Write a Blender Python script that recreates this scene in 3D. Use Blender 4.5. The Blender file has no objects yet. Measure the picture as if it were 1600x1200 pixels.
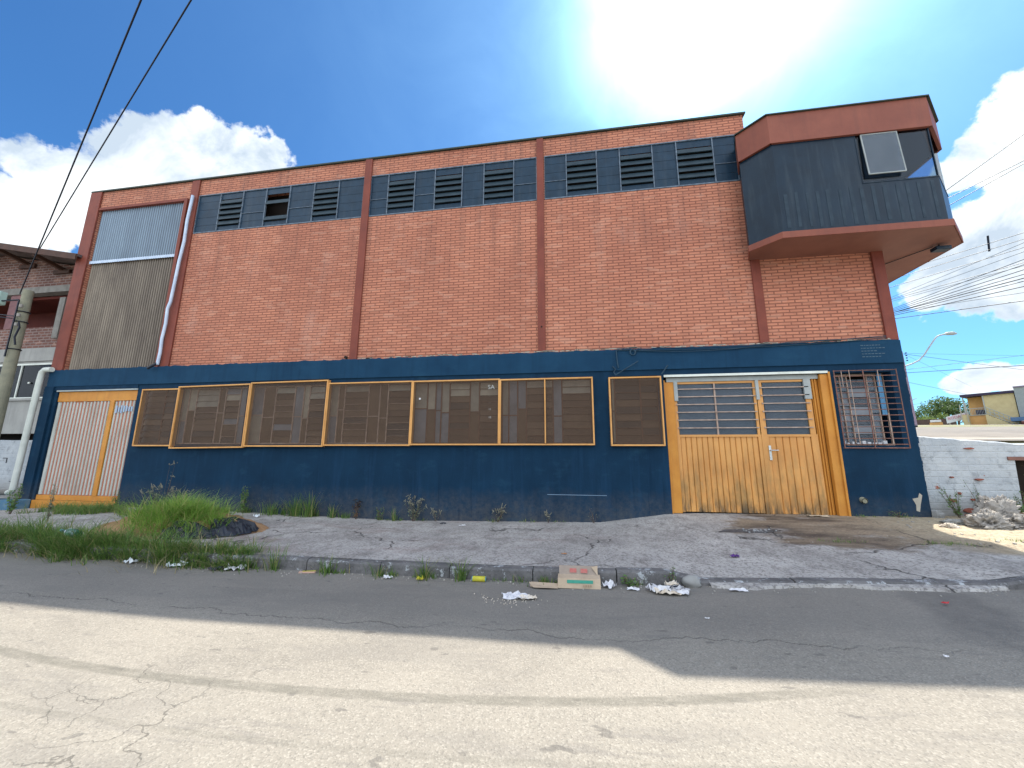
import bpy, math, random
from mathutils import Vector, Matrix, noise
random.seed(7)
R = random.Random(11)
scene = bpy.context.scene
C = scene.collection

# ------------------------------------------------------------------ camera
cam_d = bpy.data.cameras.new("camera")
cam_d.sensor_width = 36.0
cam_d.lens = 36.0 * 600.0 / 1600.0
cam_d.clip_start = 0.05
cam_d.clip_end = 2000
cam = bpy.data.objects.new("camera", cam_d)
C.objects.link(cam)
r_ = Vector((0.98794194, 0.15475747, 0.0045662))
u_ = Vector((0.02414712, -0.18314828, 0.9827887))
f_ = Vector((-0.15293019, 0.97082791, 0.18467681))
M4 = Matrix.Identity(4)
for i in range(3):
    M4[i][0] = r_[i]; M4[i][1] = u_[i]; M4[i][2] = -f_[i]; M4[i][3] = (0, -8, 0)[i]
cam.matrix_world = M4
scene.camera = cam
scene.view_settings.view_transform = 'Standard'
scene.view_settings.look = 'None'
scene.view_settings.exposure = 1.62
scene.view_settings.gamma = 1.0

# ------------------------------------------------------------------ sun
SUN = Vector((0.408, 0.526, 1.0)).normalized()
EL = math.asin(SUN.z)
sd = bpy.data.lights.new("sun", 'SUN')
sd.energy = 2.8
sd.angle = math.radians(0.55)
sd.color = (1.0, 0.93, 0.82)
so = bpy.data.objects.new("sun", sd)
so.rotation_euler = SUN.to_track_quat('Z', 'Y').to_euler()
so.location = (10, 10, 30)
C.objects.link(so)

# ------------------------------------------------------------------ world: sky + clouds
world = bpy.data.worlds.new("World")
scene.world = world
world.use_nodes = True
nt = world.node_tree
nt.nodes.clear()
def N(nt, t, **k):
    n = nt.nodes.new(t)
    for a, b in k.items(): setattr(n, a, b)
    return n
def mth(nt, op, a, b=None, c=None, clamp=False):
    n = nt.nodes.new('ShaderNodeMath'); n.operation = op; n.use_clamp = clamp
    for i, v in enumerate((a, b, c)):
        if v is None: continue
        if isinstance(v, (int, float)): n.inputs[i].default_value = v
        else: nt.links.new(v, n.inputs[i])
    return n.outputs[0]
def mrange(nt, v, a, b, c=0.0, d=1.0, smooth=False):
    n = nt.nodes.new('ShaderNodeMapRange'); n.clamp = True
    if smooth: n.interpolation_type = 'SMOOTHSTEP'
    nt.links.new(v, n.inputs[0])
    for i, q in enumerate((a, b, c, d)): n.inputs[i+1].default_value = q
    return n.outputs[0]
def mixc(nt, f, a, b, mode='MIX'):
    n = nt.nodes.new('ShaderNodeMix'); n.data_type = 'RGBA'; n.blend_type = mode
    for i, v in ((0, f), (6, a), (7, b)):
        if isinstance(v, (int, float)): n.inputs[i].default_value = v
        elif isinstance(v, (tuple, list)): n.inputs[i].default_value = (*v[:3], 1)
        else: nt.links.new(v, n.inputs[i])
    return n.outputs[2]
def noise_n(nt, vec, scale, detail=4, rough=.55, dist=0.0):
    n = nt.nodes.new('ShaderNodeTexNoise'); n.inputs['Scale'].default_value = scale
    n.inputs['Detail'].default_value = detail; n.inputs['Roughness'].default_value = rough
    n.inputs['Distortion'].default_value = dist
    if vec is not None: nt.links.new(vec, n.inputs['Vector'])
    return n.outputs['Fac']

sky = N(nt, 'ShaderNodeTexSky', sky_type='NISHITA', sun_disc=False)
sky.sun_elevation = EL
sky.sun_rotation = math.atan2(SUN.x, SUN.y)
sky.air_density = 1.0; sky.dust_density = 0.6; sky.ozone_density = 2.0
tc = N(nt, 'ShaderNodeTexCoord')
dirv = tc.outputs['Generated']
def dotd(d):
    n = nt.nodes.new('ShaderNodeVectorMath'); n.operation = 'DOT_PRODUCT'
    nt.links.new(dirv, n.inputs[0]); n.inputs[1].default_value = Vector(d).normalized()
    return n.outputs['Value']
blobs = [((-0.836, 0.41, 0.364), 3.3, 1.0), ((-0.805, 0.437, 0.402), 3.4, 1.0), ((-0.772, 0.467, 0.431), 3.6, 1.0), ((-0.733, 0.502, 0.46), 4.6, 1.0), ((-0.673, 0.528, 0.519), 4.4, 1.0), ((-0.622, 0.58, 0.527), 4.4, 1.0), ((-0.583, 0.617, 0.529), 2.6, 1.0), ((-0.643, 0.51, 0.571), 2.0, 1.0), ((-0.806, 0.402, 0.435), 2.2, 1.0), ((-0.707, 0.489, 0.51), 2.2, 1.0), ((0.658, 0.583, 0.477), 3.2, 1.0), ((0.638, 0.617, 0.46), 2.2, 1.0), ((0.62, 0.642, 0.452), 1.6, 1.0), ((0.671, 0.613, 0.417), 1.8, 1.0), ((0.661, 0.668, 0.341), 3.4, 1.0), ((0.688, 0.644, 0.335), 3.4, 1.0), ((0.641, 0.695, 0.324), 2.4, 1.0), ((0.618, 0.731, 0.289), 2.0, 1.0), ((0.661, 0.695, 0.283), 2.8, 1.0), ((0.696, 0.667, 0.267), 2.8, 1.0), ((0.651, 0.749, 0.127), 1.1, 1.0), ((0.666, 0.734, 0.131), 1.3, 1.0), ((0.681, 0.721, 0.131), 1.2, 1.0), ((0.697, 0.707, 0.121), 1.4, 1.0), ((0.614, 0.749, 0.242), 1.0, 0.45)]
field = None
for d, r, wt in blobs:
    v = mrange(nt, dotd(d), math.cos(math.radians(r*1.55)), math.cos(math.radians(r*.25)), 0, wt)
    field = v if field is None else mth(nt, 'MAXIMUM', field, v)
nz = noise_n(nt, dirv, 9.0, 9, .62, .25)
nz2 = noise_n(nt, dirv, 30.0, 6, .6, .2)
nzz = mth(nt, 'ADD', mth(nt, 'MULTIPLY', mth(nt, 'SUBTRACT', nz, .5), 1.55), mth(nt, 'MULTIPLY', mth(nt, 'SUBTRACT', nz2, .5), .95))
m1 = mrange(nt, mth(nt, 'ADD', field, nzz), .36, .60, 0, 1, True)
m1 = mth(nt, 'MULTIPLY', m1, mrange(nt, field, 0.0, .12))
# unseen bright cloud cover added behind the photographer as fill light for the facade
sx = N(nt, 'ShaderNodeSeparateXYZ'); nt.links.new(dirv, sx.inputs[0])
back = mth(nt, 'MULTIPLY', mrange(nt, sx.outputs['Y'], .12, -.25), mrange(nt, sx.outputs['Z'], -.02, .1))
nzb = noise_n(nt, dirv, 2.6, 8, .6, .3)
m2 = mth(nt, 'MULTIPLY', mrange(nt, nzb, .38, .50, 0, 1, True), back)
mask = mth(nt, 'MAXIMUM', m1, m2)
# cloud colour: sunlit white with softer grey cores
shd = noise_n(nt, dirv, 7.0, 6, .6, .5)
ccol = mixc(nt, mrange(nt, mth(nt, 'ADD', mth(nt, 'MULTIPLY', m1, .15), shd), .54, .76), (.42, .44, .45), (.215, .255, .30))
ccol = mixc(nt, back, ccol, (.66, .71, .78))
hs = N(nt, 'ShaderNodeHueSaturation'); nt.links.new(sky.outputs[0], hs.inputs['Color'])
hs.inputs['Saturation'].default_value = 1.1; hs.inputs['Value'].default_value = .06
skyc = mixc(nt, 1.0, hs.outputs[0], (.42, .76, 1.02), 'MULTIPLY')
# sun glow painted into the sky colour, centred a little off the sun direction
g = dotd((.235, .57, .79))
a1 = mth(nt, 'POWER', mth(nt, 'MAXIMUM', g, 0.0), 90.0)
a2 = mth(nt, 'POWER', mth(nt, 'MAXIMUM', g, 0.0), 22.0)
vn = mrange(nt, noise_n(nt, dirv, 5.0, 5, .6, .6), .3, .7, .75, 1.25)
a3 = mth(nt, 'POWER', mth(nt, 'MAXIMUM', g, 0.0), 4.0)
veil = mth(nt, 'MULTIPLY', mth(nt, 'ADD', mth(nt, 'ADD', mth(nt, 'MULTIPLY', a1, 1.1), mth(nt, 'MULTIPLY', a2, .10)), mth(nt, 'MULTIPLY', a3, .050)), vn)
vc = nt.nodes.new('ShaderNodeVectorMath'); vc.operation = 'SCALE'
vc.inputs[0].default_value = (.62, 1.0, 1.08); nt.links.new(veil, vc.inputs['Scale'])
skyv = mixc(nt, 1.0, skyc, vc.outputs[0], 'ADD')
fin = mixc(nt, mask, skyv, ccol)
bg = N(nt, 'ShaderNodeBackground'); bg.inputs['Strength'].default_value = 1.0
nt.links.new(fin, bg.inputs['Color'])
wo = N(nt, 'ShaderNodeOutputWorld'); nt.links.new(bg.outputs[0], wo.inputs[0])

# ------------------------------------------------------------------ materials
MATS = {}
def base_mat(name):
    m = bpy.data.materials.new(name); m.use_nodes = True
    t = m.node_tree; t.nodes.clear()
    out = t.nodes.new('ShaderNodeOutputMaterial'); b = t.nodes.new('ShaderNodeBsdfPrincipled')
    t.links.new(b.outputs[0], out.inputs[0])
    MATS[name] = m
    return m, t, b, out
def objv(t, sc=None):
    n = t.nodes.new('ShaderNodeTexCoord')
    if sc is None: return n.outputs['Object']
    mp = t.nodes.new('ShaderNodeMapping'); mp.inputs['Scale'].default_value = sc
    t.links.new(n.outputs['Object'], mp.inputs[0]); return mp.outputs[0]
def bump(t, b, h, strength=.3, dist=.01):
    n = t.nodes.new('ShaderNodeBump'); n.inputs['Strength'].default_value = strength; n.inputs['Distance'].default_value = dist
    t.links.new(h, n.inputs['Height']); t.links.new(n.outputs[0], b.inputs['Normal'])
def paint(name, col, col2=None, rough=.6, nscale=3.0, streak=None, streak_amt=.5, fine=.12, bmp=.15, metal=0.0, spec=.22, lo=.35, hi=.7):
    """a painted or plain surface with blotches, fine grain and optional vertical run-off streaks"""
    m, t, b, o = base_mat(name)
    col2 = col2 or tuple(c*.7 for c in col)
    v = objv(t)
    c = mixc(t, mrange(t, noise_n(t, v, nscale, 6, .6), lo, hi), col, col2)
    fn = noise_n(t, v, 60, 3, .6)
    c = mixc(t, mrange(t, fn, .3, .75, 0, fine), c, tuple(x*.35 for x in col))
    if streak:
        sv = objv(t, (9, 9, .7))
        s = mrange(t, noise_n(t, sv, 1.0, 5, .65), .5, .78, 0, streak_amt)
        c = mixc(t, s, c, streak)
    t.links.new(c, b.inputs['Base Color'])
    b.inputs['Roughness'].default_value = rough; b.inputs['Metallic'].default_value = metal
    b.inputs['Specular IOR Level'].default_value = spec
    if bmp: bump(t, b, noise_n(t, v, 40, 5, .6), bmp, .006)
    return m

def brick_mat(name, c1, c2, mortar, bw, rh, ms, axis='x', dirt=(.09,.05,.045), dirt_amt=.6, bias=0.0, plane='xz', odd=True):
    m, t, b, o = base_mat(name)
    sp = t.nodes.new('ShaderNodeSeparateXYZ'); t.links.new(objv(t), sp.inputs[0])
    cb = t.nodes.new('ShaderNodeCombineXYZ')
    t.links.new(mth(t, 'ADD', sp.outputs[0], sp.outputs[1]), cb.inputs[0]); t.links.new(sp.outputs[2], cb.inputs[1])
    # slight waviness of the courses
    wv = noise_n(t, objv(t), 1.3, 2, .5)
    cb2 = t.nodes.new('ShaderNodeVectorMath'); cb2.operation = 'ADD'; t.links.new(cb.outputs[0], cb2.inputs[0])
    c3 = t.nodes.new('ShaderNodeCombineXYZ'); t.links.new(mth(t, 'MULTIPLY', wv, .012), c3.inputs[1]); t.links.new(c3.outputs[0], cb2.inputs[1])
    br = t.nodes.new('ShaderNodeTexBrick'); t.links.new(cb2.outputs[0], br.inputs['Vector'])
    br.inputs['Scale'].default_value = 1.0; br.inputs['Brick Width'].default_value = bw; br.inputs['Row Height'].default_value = rh
    br.inputs['Mortar Size'].default_value = ms; br.inputs['Mortar Smooth'].default_value = .15; br.inputs['Bias'].default_value = bias
    br.inputs['Color1'].default_value = (*c1, 1); br.inputs['Color2'].default_value = (*c2, 1); br.inputs['Mortar'].default_value = (*mortar, 1)
    big = mrange(t, noise_n(t, objv(t), .55, 5, .6), .35, .68)
    c = mixc(t, big, br.outputs['Color'], tuple(.82*x for x in c1), 'MULTIPLY') if False else br.outputs['Color']
    tone = mixc(t, big, (1, 1, 1), (.80, .74, .74))
    c = mixc(t, 1.0, c, tone, 'MULTIPLY')
    # soot runs: strongest just under the louvre band, fading downwards, and blotches
    sv = objv(t, (5.0, 5.0, .35))
    run = mrange(t, noise_n(t, sv, 1.0, 6, .7), .50, .74)
    topm = mth(t, 'MAXIMUM', mrange(t, sp.outputs[2], 3.6, 5.9, 0.22, 1.0), mrange(t, sp.outputs[2], 2.75, 2.2, 0.0, .75))
    blotch = mrange(t, noise_n(t, objv(t, (1.2, 1.2, .8)), 1.6, 6, .7), .58, .75)
    dm = mth(t, 'MULTIPLY', mth(t, 'MULTIPLY', mth(t, 'MAXIMUM', run, blotch), topm), dirt_amt)
    c = mixc(t, dm, c, dirt)
    fn = mrange(t, noise_n(t, objv(t), 55, 4, .6), .3, .75, 0, .18)
    c = mixc(t, fn, c, tuple(x*.4 for x in c1))
    # single burnt or pale bricks, and pale mineral bloom
    wn = t.nodes.new('ShaderNodeTexVoronoi'); wn.inputs['Scale'].default_value = 1.0
    sv2 = t.nodes.new('ShaderNodeCombineXYZ'); t.links.new(mth(t, 'DIVIDE', mth(t, 'ADD', sp.outputs[0], sp.outputs[1]), bw), sv2.inputs[0]); t.links.new(mth(t, 'DIVIDE', sp.outputs[2], rh), sv2.inputs[1]); t.links.new(sv2.outputs[0], wn.inputs['Vector'])
    sw = t.nodes.new('ShaderNodeSeparateColor'); t.links.new(wn.outputs['Color'], sw.inputs[0])
    c = mixc(t, mrange(t, sw.outputs[0], .84, .97, 0, .26), c, tuple(x*.45 for x in c1))
    c = mixc(t, mrange(t, sw.outputs[1], .84, .97, 0, .18), c, (.72,.42,.30))
    c = mixc(t, mrange(t, noise_n(t, objv(t, (1,1,.6)), .9, 7, .7), .56, .76, 0, .26), c, (.62,.42,.34))
    t.links.new(c, b.inputs['Base Color']); b.inputs['Roughness'].default_value = .85
    h = mth(t, 'SUBTRACT', mth(t, 'MULTIPLY', noise_n(t, objv(t), 45, 4, .6), .35), br.outputs['Fac'])
    bump(t, b, h, .55, .008)
    return m

brick = brick_mat('facade_brick', (.61,.245,.145), (.50,.195,.118), (.25,.092,.058), .240, .066, .0118)
brick_old = brick_mat('rough_brick', (.20,.085,.06), (.11,.045,.035), (.26,.20,.18), .22, .085, .016, dirt_amt=.2)
blue = paint('navy_wall_paint', (.007,.034,.072), (.005,.024,.052), .75, 1.1, (.015,.055,.12), .35, .10, .35, spec=.1)
def grime(m, z0=-1.3, z1=-.6):
    t = m.node_tree; b = next(n for n in t.nodes if n.type == 'BSDF_PRINCIPLED'); src = b.inputs['Base Color'].links[0].from_socket
    sp = t.nodes.new('ShaderNodeSeparateXYZ'); t.links.new(objv(t), sp.inputs[0])
    n1 = noise_n(t, objv(t, (1.6, 1.6, 1.0)), 2.2, 7, .7)
    foot = mrange(t, mth(t, 'SUBTRACT', sp.outputs[2], mth(t, 'MULTIPLY', n1, .55)), z0-.25, z1-.30, .85, 0)
    c = mixc(t, mth(t, 'MULTIPLY', foot, mrange(t, noise_n(t, objv(t), 11, 6, .75), .35, .65, .25, 1)), src, (.085,.085,.085))
    c = mixc(t, mrange(t, noise_n(t, objv(t, (.8, .8, 1.6)), 1.6, 7, .72), .55, .72, 0, .35), c, (.022,.075,.125))
    c = mixc(t, mrange(t, noise_n(t, objv(t, (2.5, 2.5, 1.0)), 3.2, 8, .8), .68, .74, 0, .5), c, (.06,.12,.17))
    c = mixc(t, mrange(t, noise_n(t, objv(t, (14, 14, .5)), 1.0, 4, .6), .60, .76, 0, .45), c, (.002,.014,.035))
    t.links.new(c, b.inputs['Base Color'])
grime(blue)
blue_band = paint('slate_blue_paint', (.013,.055,.110), (.008,.038,.082), .75, 1.3, (.006,.022,.05), .4, .12, .3, spec=.1)
grime(blue_band, -9, -8)
redp = paint('oxide_red_paint', (.235,.062,.040), (.17,.045,.032), .6, 2.5, (.10,.03,.025), .5, .15, .25)
redfascia = paint('fascia_red_paint', (.26,.085,.055), (.20,.062,.042), .55, 1.6, (.13,.05,.04), .4, .1, .15)
soffit_m = paint('soffit_board', (.25,.115,.085), (.19,.085,.065), .6, 1.5, None, 0, .06, .1)
darkpanel = paint('black_blue_panel', (.008,.024,.044), (.005,.015,.028), .35, 2.0, (.05,.07,.085), .5, .1, .1)
louvre_m = paint('louvre_blue_paint', (.011,.038,.072), (.006,.024,.046), .42, 4.0, (.07,.09,.11), .3, .15, .15)
blade_m = paint('louvre_blade_paint', (.030,.055,.072), (.016,.032,.046), .5, 5, None, 0, .2, .1)
rail_m = paint('worn_grey_rail', (.17,.22,.28), (.06,.08,.11), .5, 9.0, None, 0, .2, .1)
darkvoid = paint('dark_interior', (.018,.014,.013), (.03,.022,.018), .9, 2, None, 0, .1, 0)
yellow = paint('ochre_yellow_paint', (.60,.27,.050), (.50,.20,.035), .5, 2.5, (.22,.12,.05), .3, .1, .15)
yframe = paint('peach_yellow_paint', (.72,.38,.13), (.60,.29,.085), .5, 3.5, (.3,.17,.08), .35, .15, .15)
steelbrown = paint('rusty_brown_steel', (.17,.075,.045), (.10,.05,.035), .6, 6, (.3,.25,.2), .3, .3, .2)
rust = paint('rusty_bar', (.26,.13,.10), (.13,.07,.06), .65, 8, None, 0, .3, .2)
palebar = paint('worn_pale_bar', (.55,.42,.34), (.28,.19,.15), .6, 9, None, 0, .3, .2)
whitep = paint('white_pvc', (.75,.78,.72), (.60,.64,.58), .4, 3, (.4,.4,.33), .3, .1, .05)
foil = paint('pale_blue_wrap', (.62,.72,.86), (.48,.58,.74), .35, 5, None, 0, .15, .5)
greyp = paint('grey_metal_paint', (.40,.43,.42), (.30,.33,.33), .5, 4, None, 0, .15, .1)
concrete_pl = paint('grey_render', (.36,.36,.34), (.28,.28,.27), .85, 2.0, (.16,.16,.15), .4, .15, .3)
concrete_d = paint('raw_concrete', (.27,.26,.24), (.19,.18,.165), .9, 5.0, (.10,.10,.09), .5, .25, .5)
polem = paint('weathered_pole_concrete', (.30,.29,.21), (.21,.21,.16), .85, 6, (.10,.11,.08), .5, .2, .3)
woodd = paint('dark_timber', (.10,.05,.035), (.06,.035,.028), .7, 5, None, 0, .2, .3)
roofm = paint('old_roof_tile', (.16,.12,.11), (.10,.08,.08), .85, 6, None, 0, .2, .4)
ceilred = paint('red_stained_lining', (.14,.030,.022), (.10,.024,.02), .7, 3, None, 0, .1, .1)
cable_m = paint('black_cable', (.015,.018,.03), None, .5, 5, None, 0, 0, 0)
chrome = paint('chrome_handle', (.75,.75,.75), None, .2, 5, None, 0, 0, 0, metal=1.0)
copingm = paint('coping_metal', (.045,.06,.045), (.03,.04,.035), .5, 5, None, 0, .1, .1)

def door_plank_mat():
    m, t, b, o = base_mat('ochre_door_planks')
    v = objv(t); sp = t.nodes.new('ShaderNodeSeparateXYZ'); t.links.new(v, sp.inputs[0])
    c = mixc(t, mrange(t, noise_n(t, v, 2.2, 5, .6), .35, .65), (.63,.31,.085), (.55,.245,.06))
    # faded, mould stained runs growing from the bottom
    sv = objv(t, (7, 7, 1.6)); n = noise_n(t, sv, 1.0, 6, .7)
    low = mrange(t, sp.outputs[2], -1.05, .3, 1.0, .12)
    c = mixc(t, mth(t, 'MULTIPLY', mrange(t, n, .42, .66), low), c, (.20,.13,.045))
    low2 = mrange(t, sp.outputs[2], -1.05, -.75, 1.0, 0.0)
    c = mixc(t, mth(t, 'MULTIPLY', mrange(t, n, .40, .58), low2), c, (.07,.05,.03))
    c = mixc(t, mrange(t, noise_n(t, objv(t,(1,1,.5)), 14, 5, .7), .62, .72, 0, .6), c, (.35,.24,.13))
    t.links.new(c, b.inputs['Base Color']); b.inputs['Roughness'].default_value = .5
    bump(t, b, noise_n(t, v, 30, 4, .6), .12, .004)
    return m
plankm = door_plank_mat()

def corr_mat(name, c1, c2, dirt, rough=.6, pitch=0, x0=0):
    m, t, b, o = base_mat(name)
    c = mixc(t, mrange(t, noise_n(t, objv(t, (3, 3, .6)), 1.5, 6, .65), .35, .68), c1, c2)
    c = mixc(t, mrange(t, noise_n(t, objv(t, (1.2, 1.2, .5)), 1.4, 6, .7), .5, .72, 0, .75), c, dirt)
    c = mixc(t, mrange(t, noise_n(t, objv(t), 40, 4, .6), .4, .8, 0, .25), c, dirt)
    if pitch:   # rib shading painted as stripes: darkened dirt tone in the valleys
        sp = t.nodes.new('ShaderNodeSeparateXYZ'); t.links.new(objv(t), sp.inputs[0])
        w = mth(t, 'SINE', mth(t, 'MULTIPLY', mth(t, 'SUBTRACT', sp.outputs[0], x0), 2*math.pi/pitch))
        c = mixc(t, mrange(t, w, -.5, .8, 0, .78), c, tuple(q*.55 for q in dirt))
    t.links.new(c, b.inputs['Base Color']); b.inputs['Roughness'].default_value = rough
    return m
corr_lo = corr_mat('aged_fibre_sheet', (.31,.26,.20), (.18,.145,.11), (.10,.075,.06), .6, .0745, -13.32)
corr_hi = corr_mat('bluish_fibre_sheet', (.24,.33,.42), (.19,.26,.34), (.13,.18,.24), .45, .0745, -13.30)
ribw = corr_mat('white_painted_rib', (.50,.52,.48), (.42,.43,.39), (.26,.24,.19))
ribo = corr_mat('faded_orange_groove', (.45,.14,.07), (.38,.13,.075), (.30,.20,.15))

def concrete_mat():
    m, t, b, o = base_mat('sidewalk_concrete')
    v = objv(t); sp = t.nodes.new('ShaderNodeSeparateXYZ'); t.links.new(v, sp.inputs[0])
    c = mixc(t, mrange(t, noise_n(t, v, 1.3, 8, .65), .32, .68), (.52,.50,.475), (.30,.285,.27))
    c = mixc(t, mrange(t, noise_n(t, objv(t,(1,.5,1)), 4, 8, .75), .5, .68, 0, .75), c, (.16,.145,.135))
    c = mixc(t, mrange(t, noise_n(t, v, 30, 4, .7), .50, .62, 0, .7), c, (.11,.10,.095))
    c = mixc(t, mrange(t, noise_n(t, objv(t,(1,.7,1)), 12, 6, .75), .52, .66, 0, .55), c, (.17,.155,.145))
    c = mixc(t, mrange(t, noise_n(t, v, 55, 4, .6), .58, .7, 0, .5), c, (.55,.54,.50))
    # bare brown earth worn through on the right hand part
    e = mth(t, 'MULTIPLY', mrange(t, sp.outputs[0], 1.9, 3.4), mrange(t, sp.outputs[1], -2.35, -1.75))
    en = mth(t, 'ADD', mth(t, 'MULTIPLY', noise_n(t, objv(t,(1,1.6,1)), .9, 6, .65), 1.0), mth(t, 'MULTIPLY', e, .38))
    em = mrange(t, en, .68, .80)
    earth = mixc(t, mrange(t, noise_n(t, objv(t,(.6,1.6,1)), 1.5, 8, .7), .38, .62), (.075,.055,.042), (.30,.235,.165))
    earth = mixc(t, mrange(t, sp.outputs[0], 4.2, 5.6), earth, mixc(t, mrange(t, noise_n(t, v, 7, 7, .7), .35, .65), (.52,.44,.31), (.36,.29,.19)))
    earth = mixc(t, mrange(t, noise_n(t, v, 26, 6, .75), .48, .64, 0, .6), earth, (.07,.055,.045))
    earth = mixc(t, mrange(t, noise_n(t, v, 19, 5, .75), .60, .70, 0, .5), earth, (.50,.44,.36))
    em = mth(t, 'MAXIMUM', em, mrange(t, mth(t, 'ADD', sp.outputs[0], mth(t, 'MULTIPLY', noise_n(t, v, 1.2, 5, .6), 1.5)), 5.2, 5.8))
    em = mth(t, 'MULTIPLY', em, mrange(t, mth(t, 'ADD', sp.outputs[1], mth(t, 'MULTIPLY', noise_n(t, v, 2.0, 4, .6), .5)), -2.25, -1.95))
    c = mixc(t, em, c, earth)
    # reddish brown stain patch on the left part
    sm = mth(t, 'MULTIPLY', mrange(t, noise_n(t, objv(t,(.7,1.5,1)), 1.1, 6, .7), .52, .66, 0, .5), mrange(t, sp.outputs[0], 1.0, -1.0))
    c = mixc(t, sm, c, (.20,.13,.115))
    # black cracks
    vo = t.nodes.new('ShaderNodeTexVoronoi'); vo.feature = 'DISTANCE_TO_EDGE'; vo.inputs['Scale'].default_value = .55
    dv = t.nodes.new('ShaderNodeVectorMath'); dv.operation = 'ADD'
    nn = t.nodes.new('ShaderNodeTexNoise'); nn.inputs['Scale'].default_value = 3.5; nn.inputs['Detail'].default_value = 6; t.links.new(v, nn.inputs['Vector'])
    sc = t.nodes.new('ShaderNodeVectorMath'); sc.operation = 'SCALE'; sc.inputs['Scale'].default_value = .45
    t.links.new(nn.outputs['Color'], sc.inputs[0]); t.links.new(v, dv.inputs[0]); t.links.new(sc.outputs[0], dv.inputs[1]); t.links.new(dv.outputs[0], vo.inputs['Vector'])
    cr = mth(t, 'MULTIPLY', mrange(t, vo.outputs['Distance'], .003, .009, 1, 0), mrange(t, noise_n(t, v, .9, 3, .5), .50, .58))
    c = mixc(t, mth(t, 'MULTIPLY', cr, .8), c, (.035,.03,.028))
    t.links.new(c, b.inputs['Base Color']); b.inputs['Roughness'].default_value = .9
    h = mth(t, 'SUBTRACT', mth(t, 'ADD', noise_n(t, v, 22, 8, .75), mth(t, 'MULTIPLY', noise_n(t, v, 3, 4, .6), 1.2)), mth(t, 'MULTIPLY', cr, 1.5))
    bump(t, b, h, .85, .025)
    return m
conc = concrete_mat()

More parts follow.
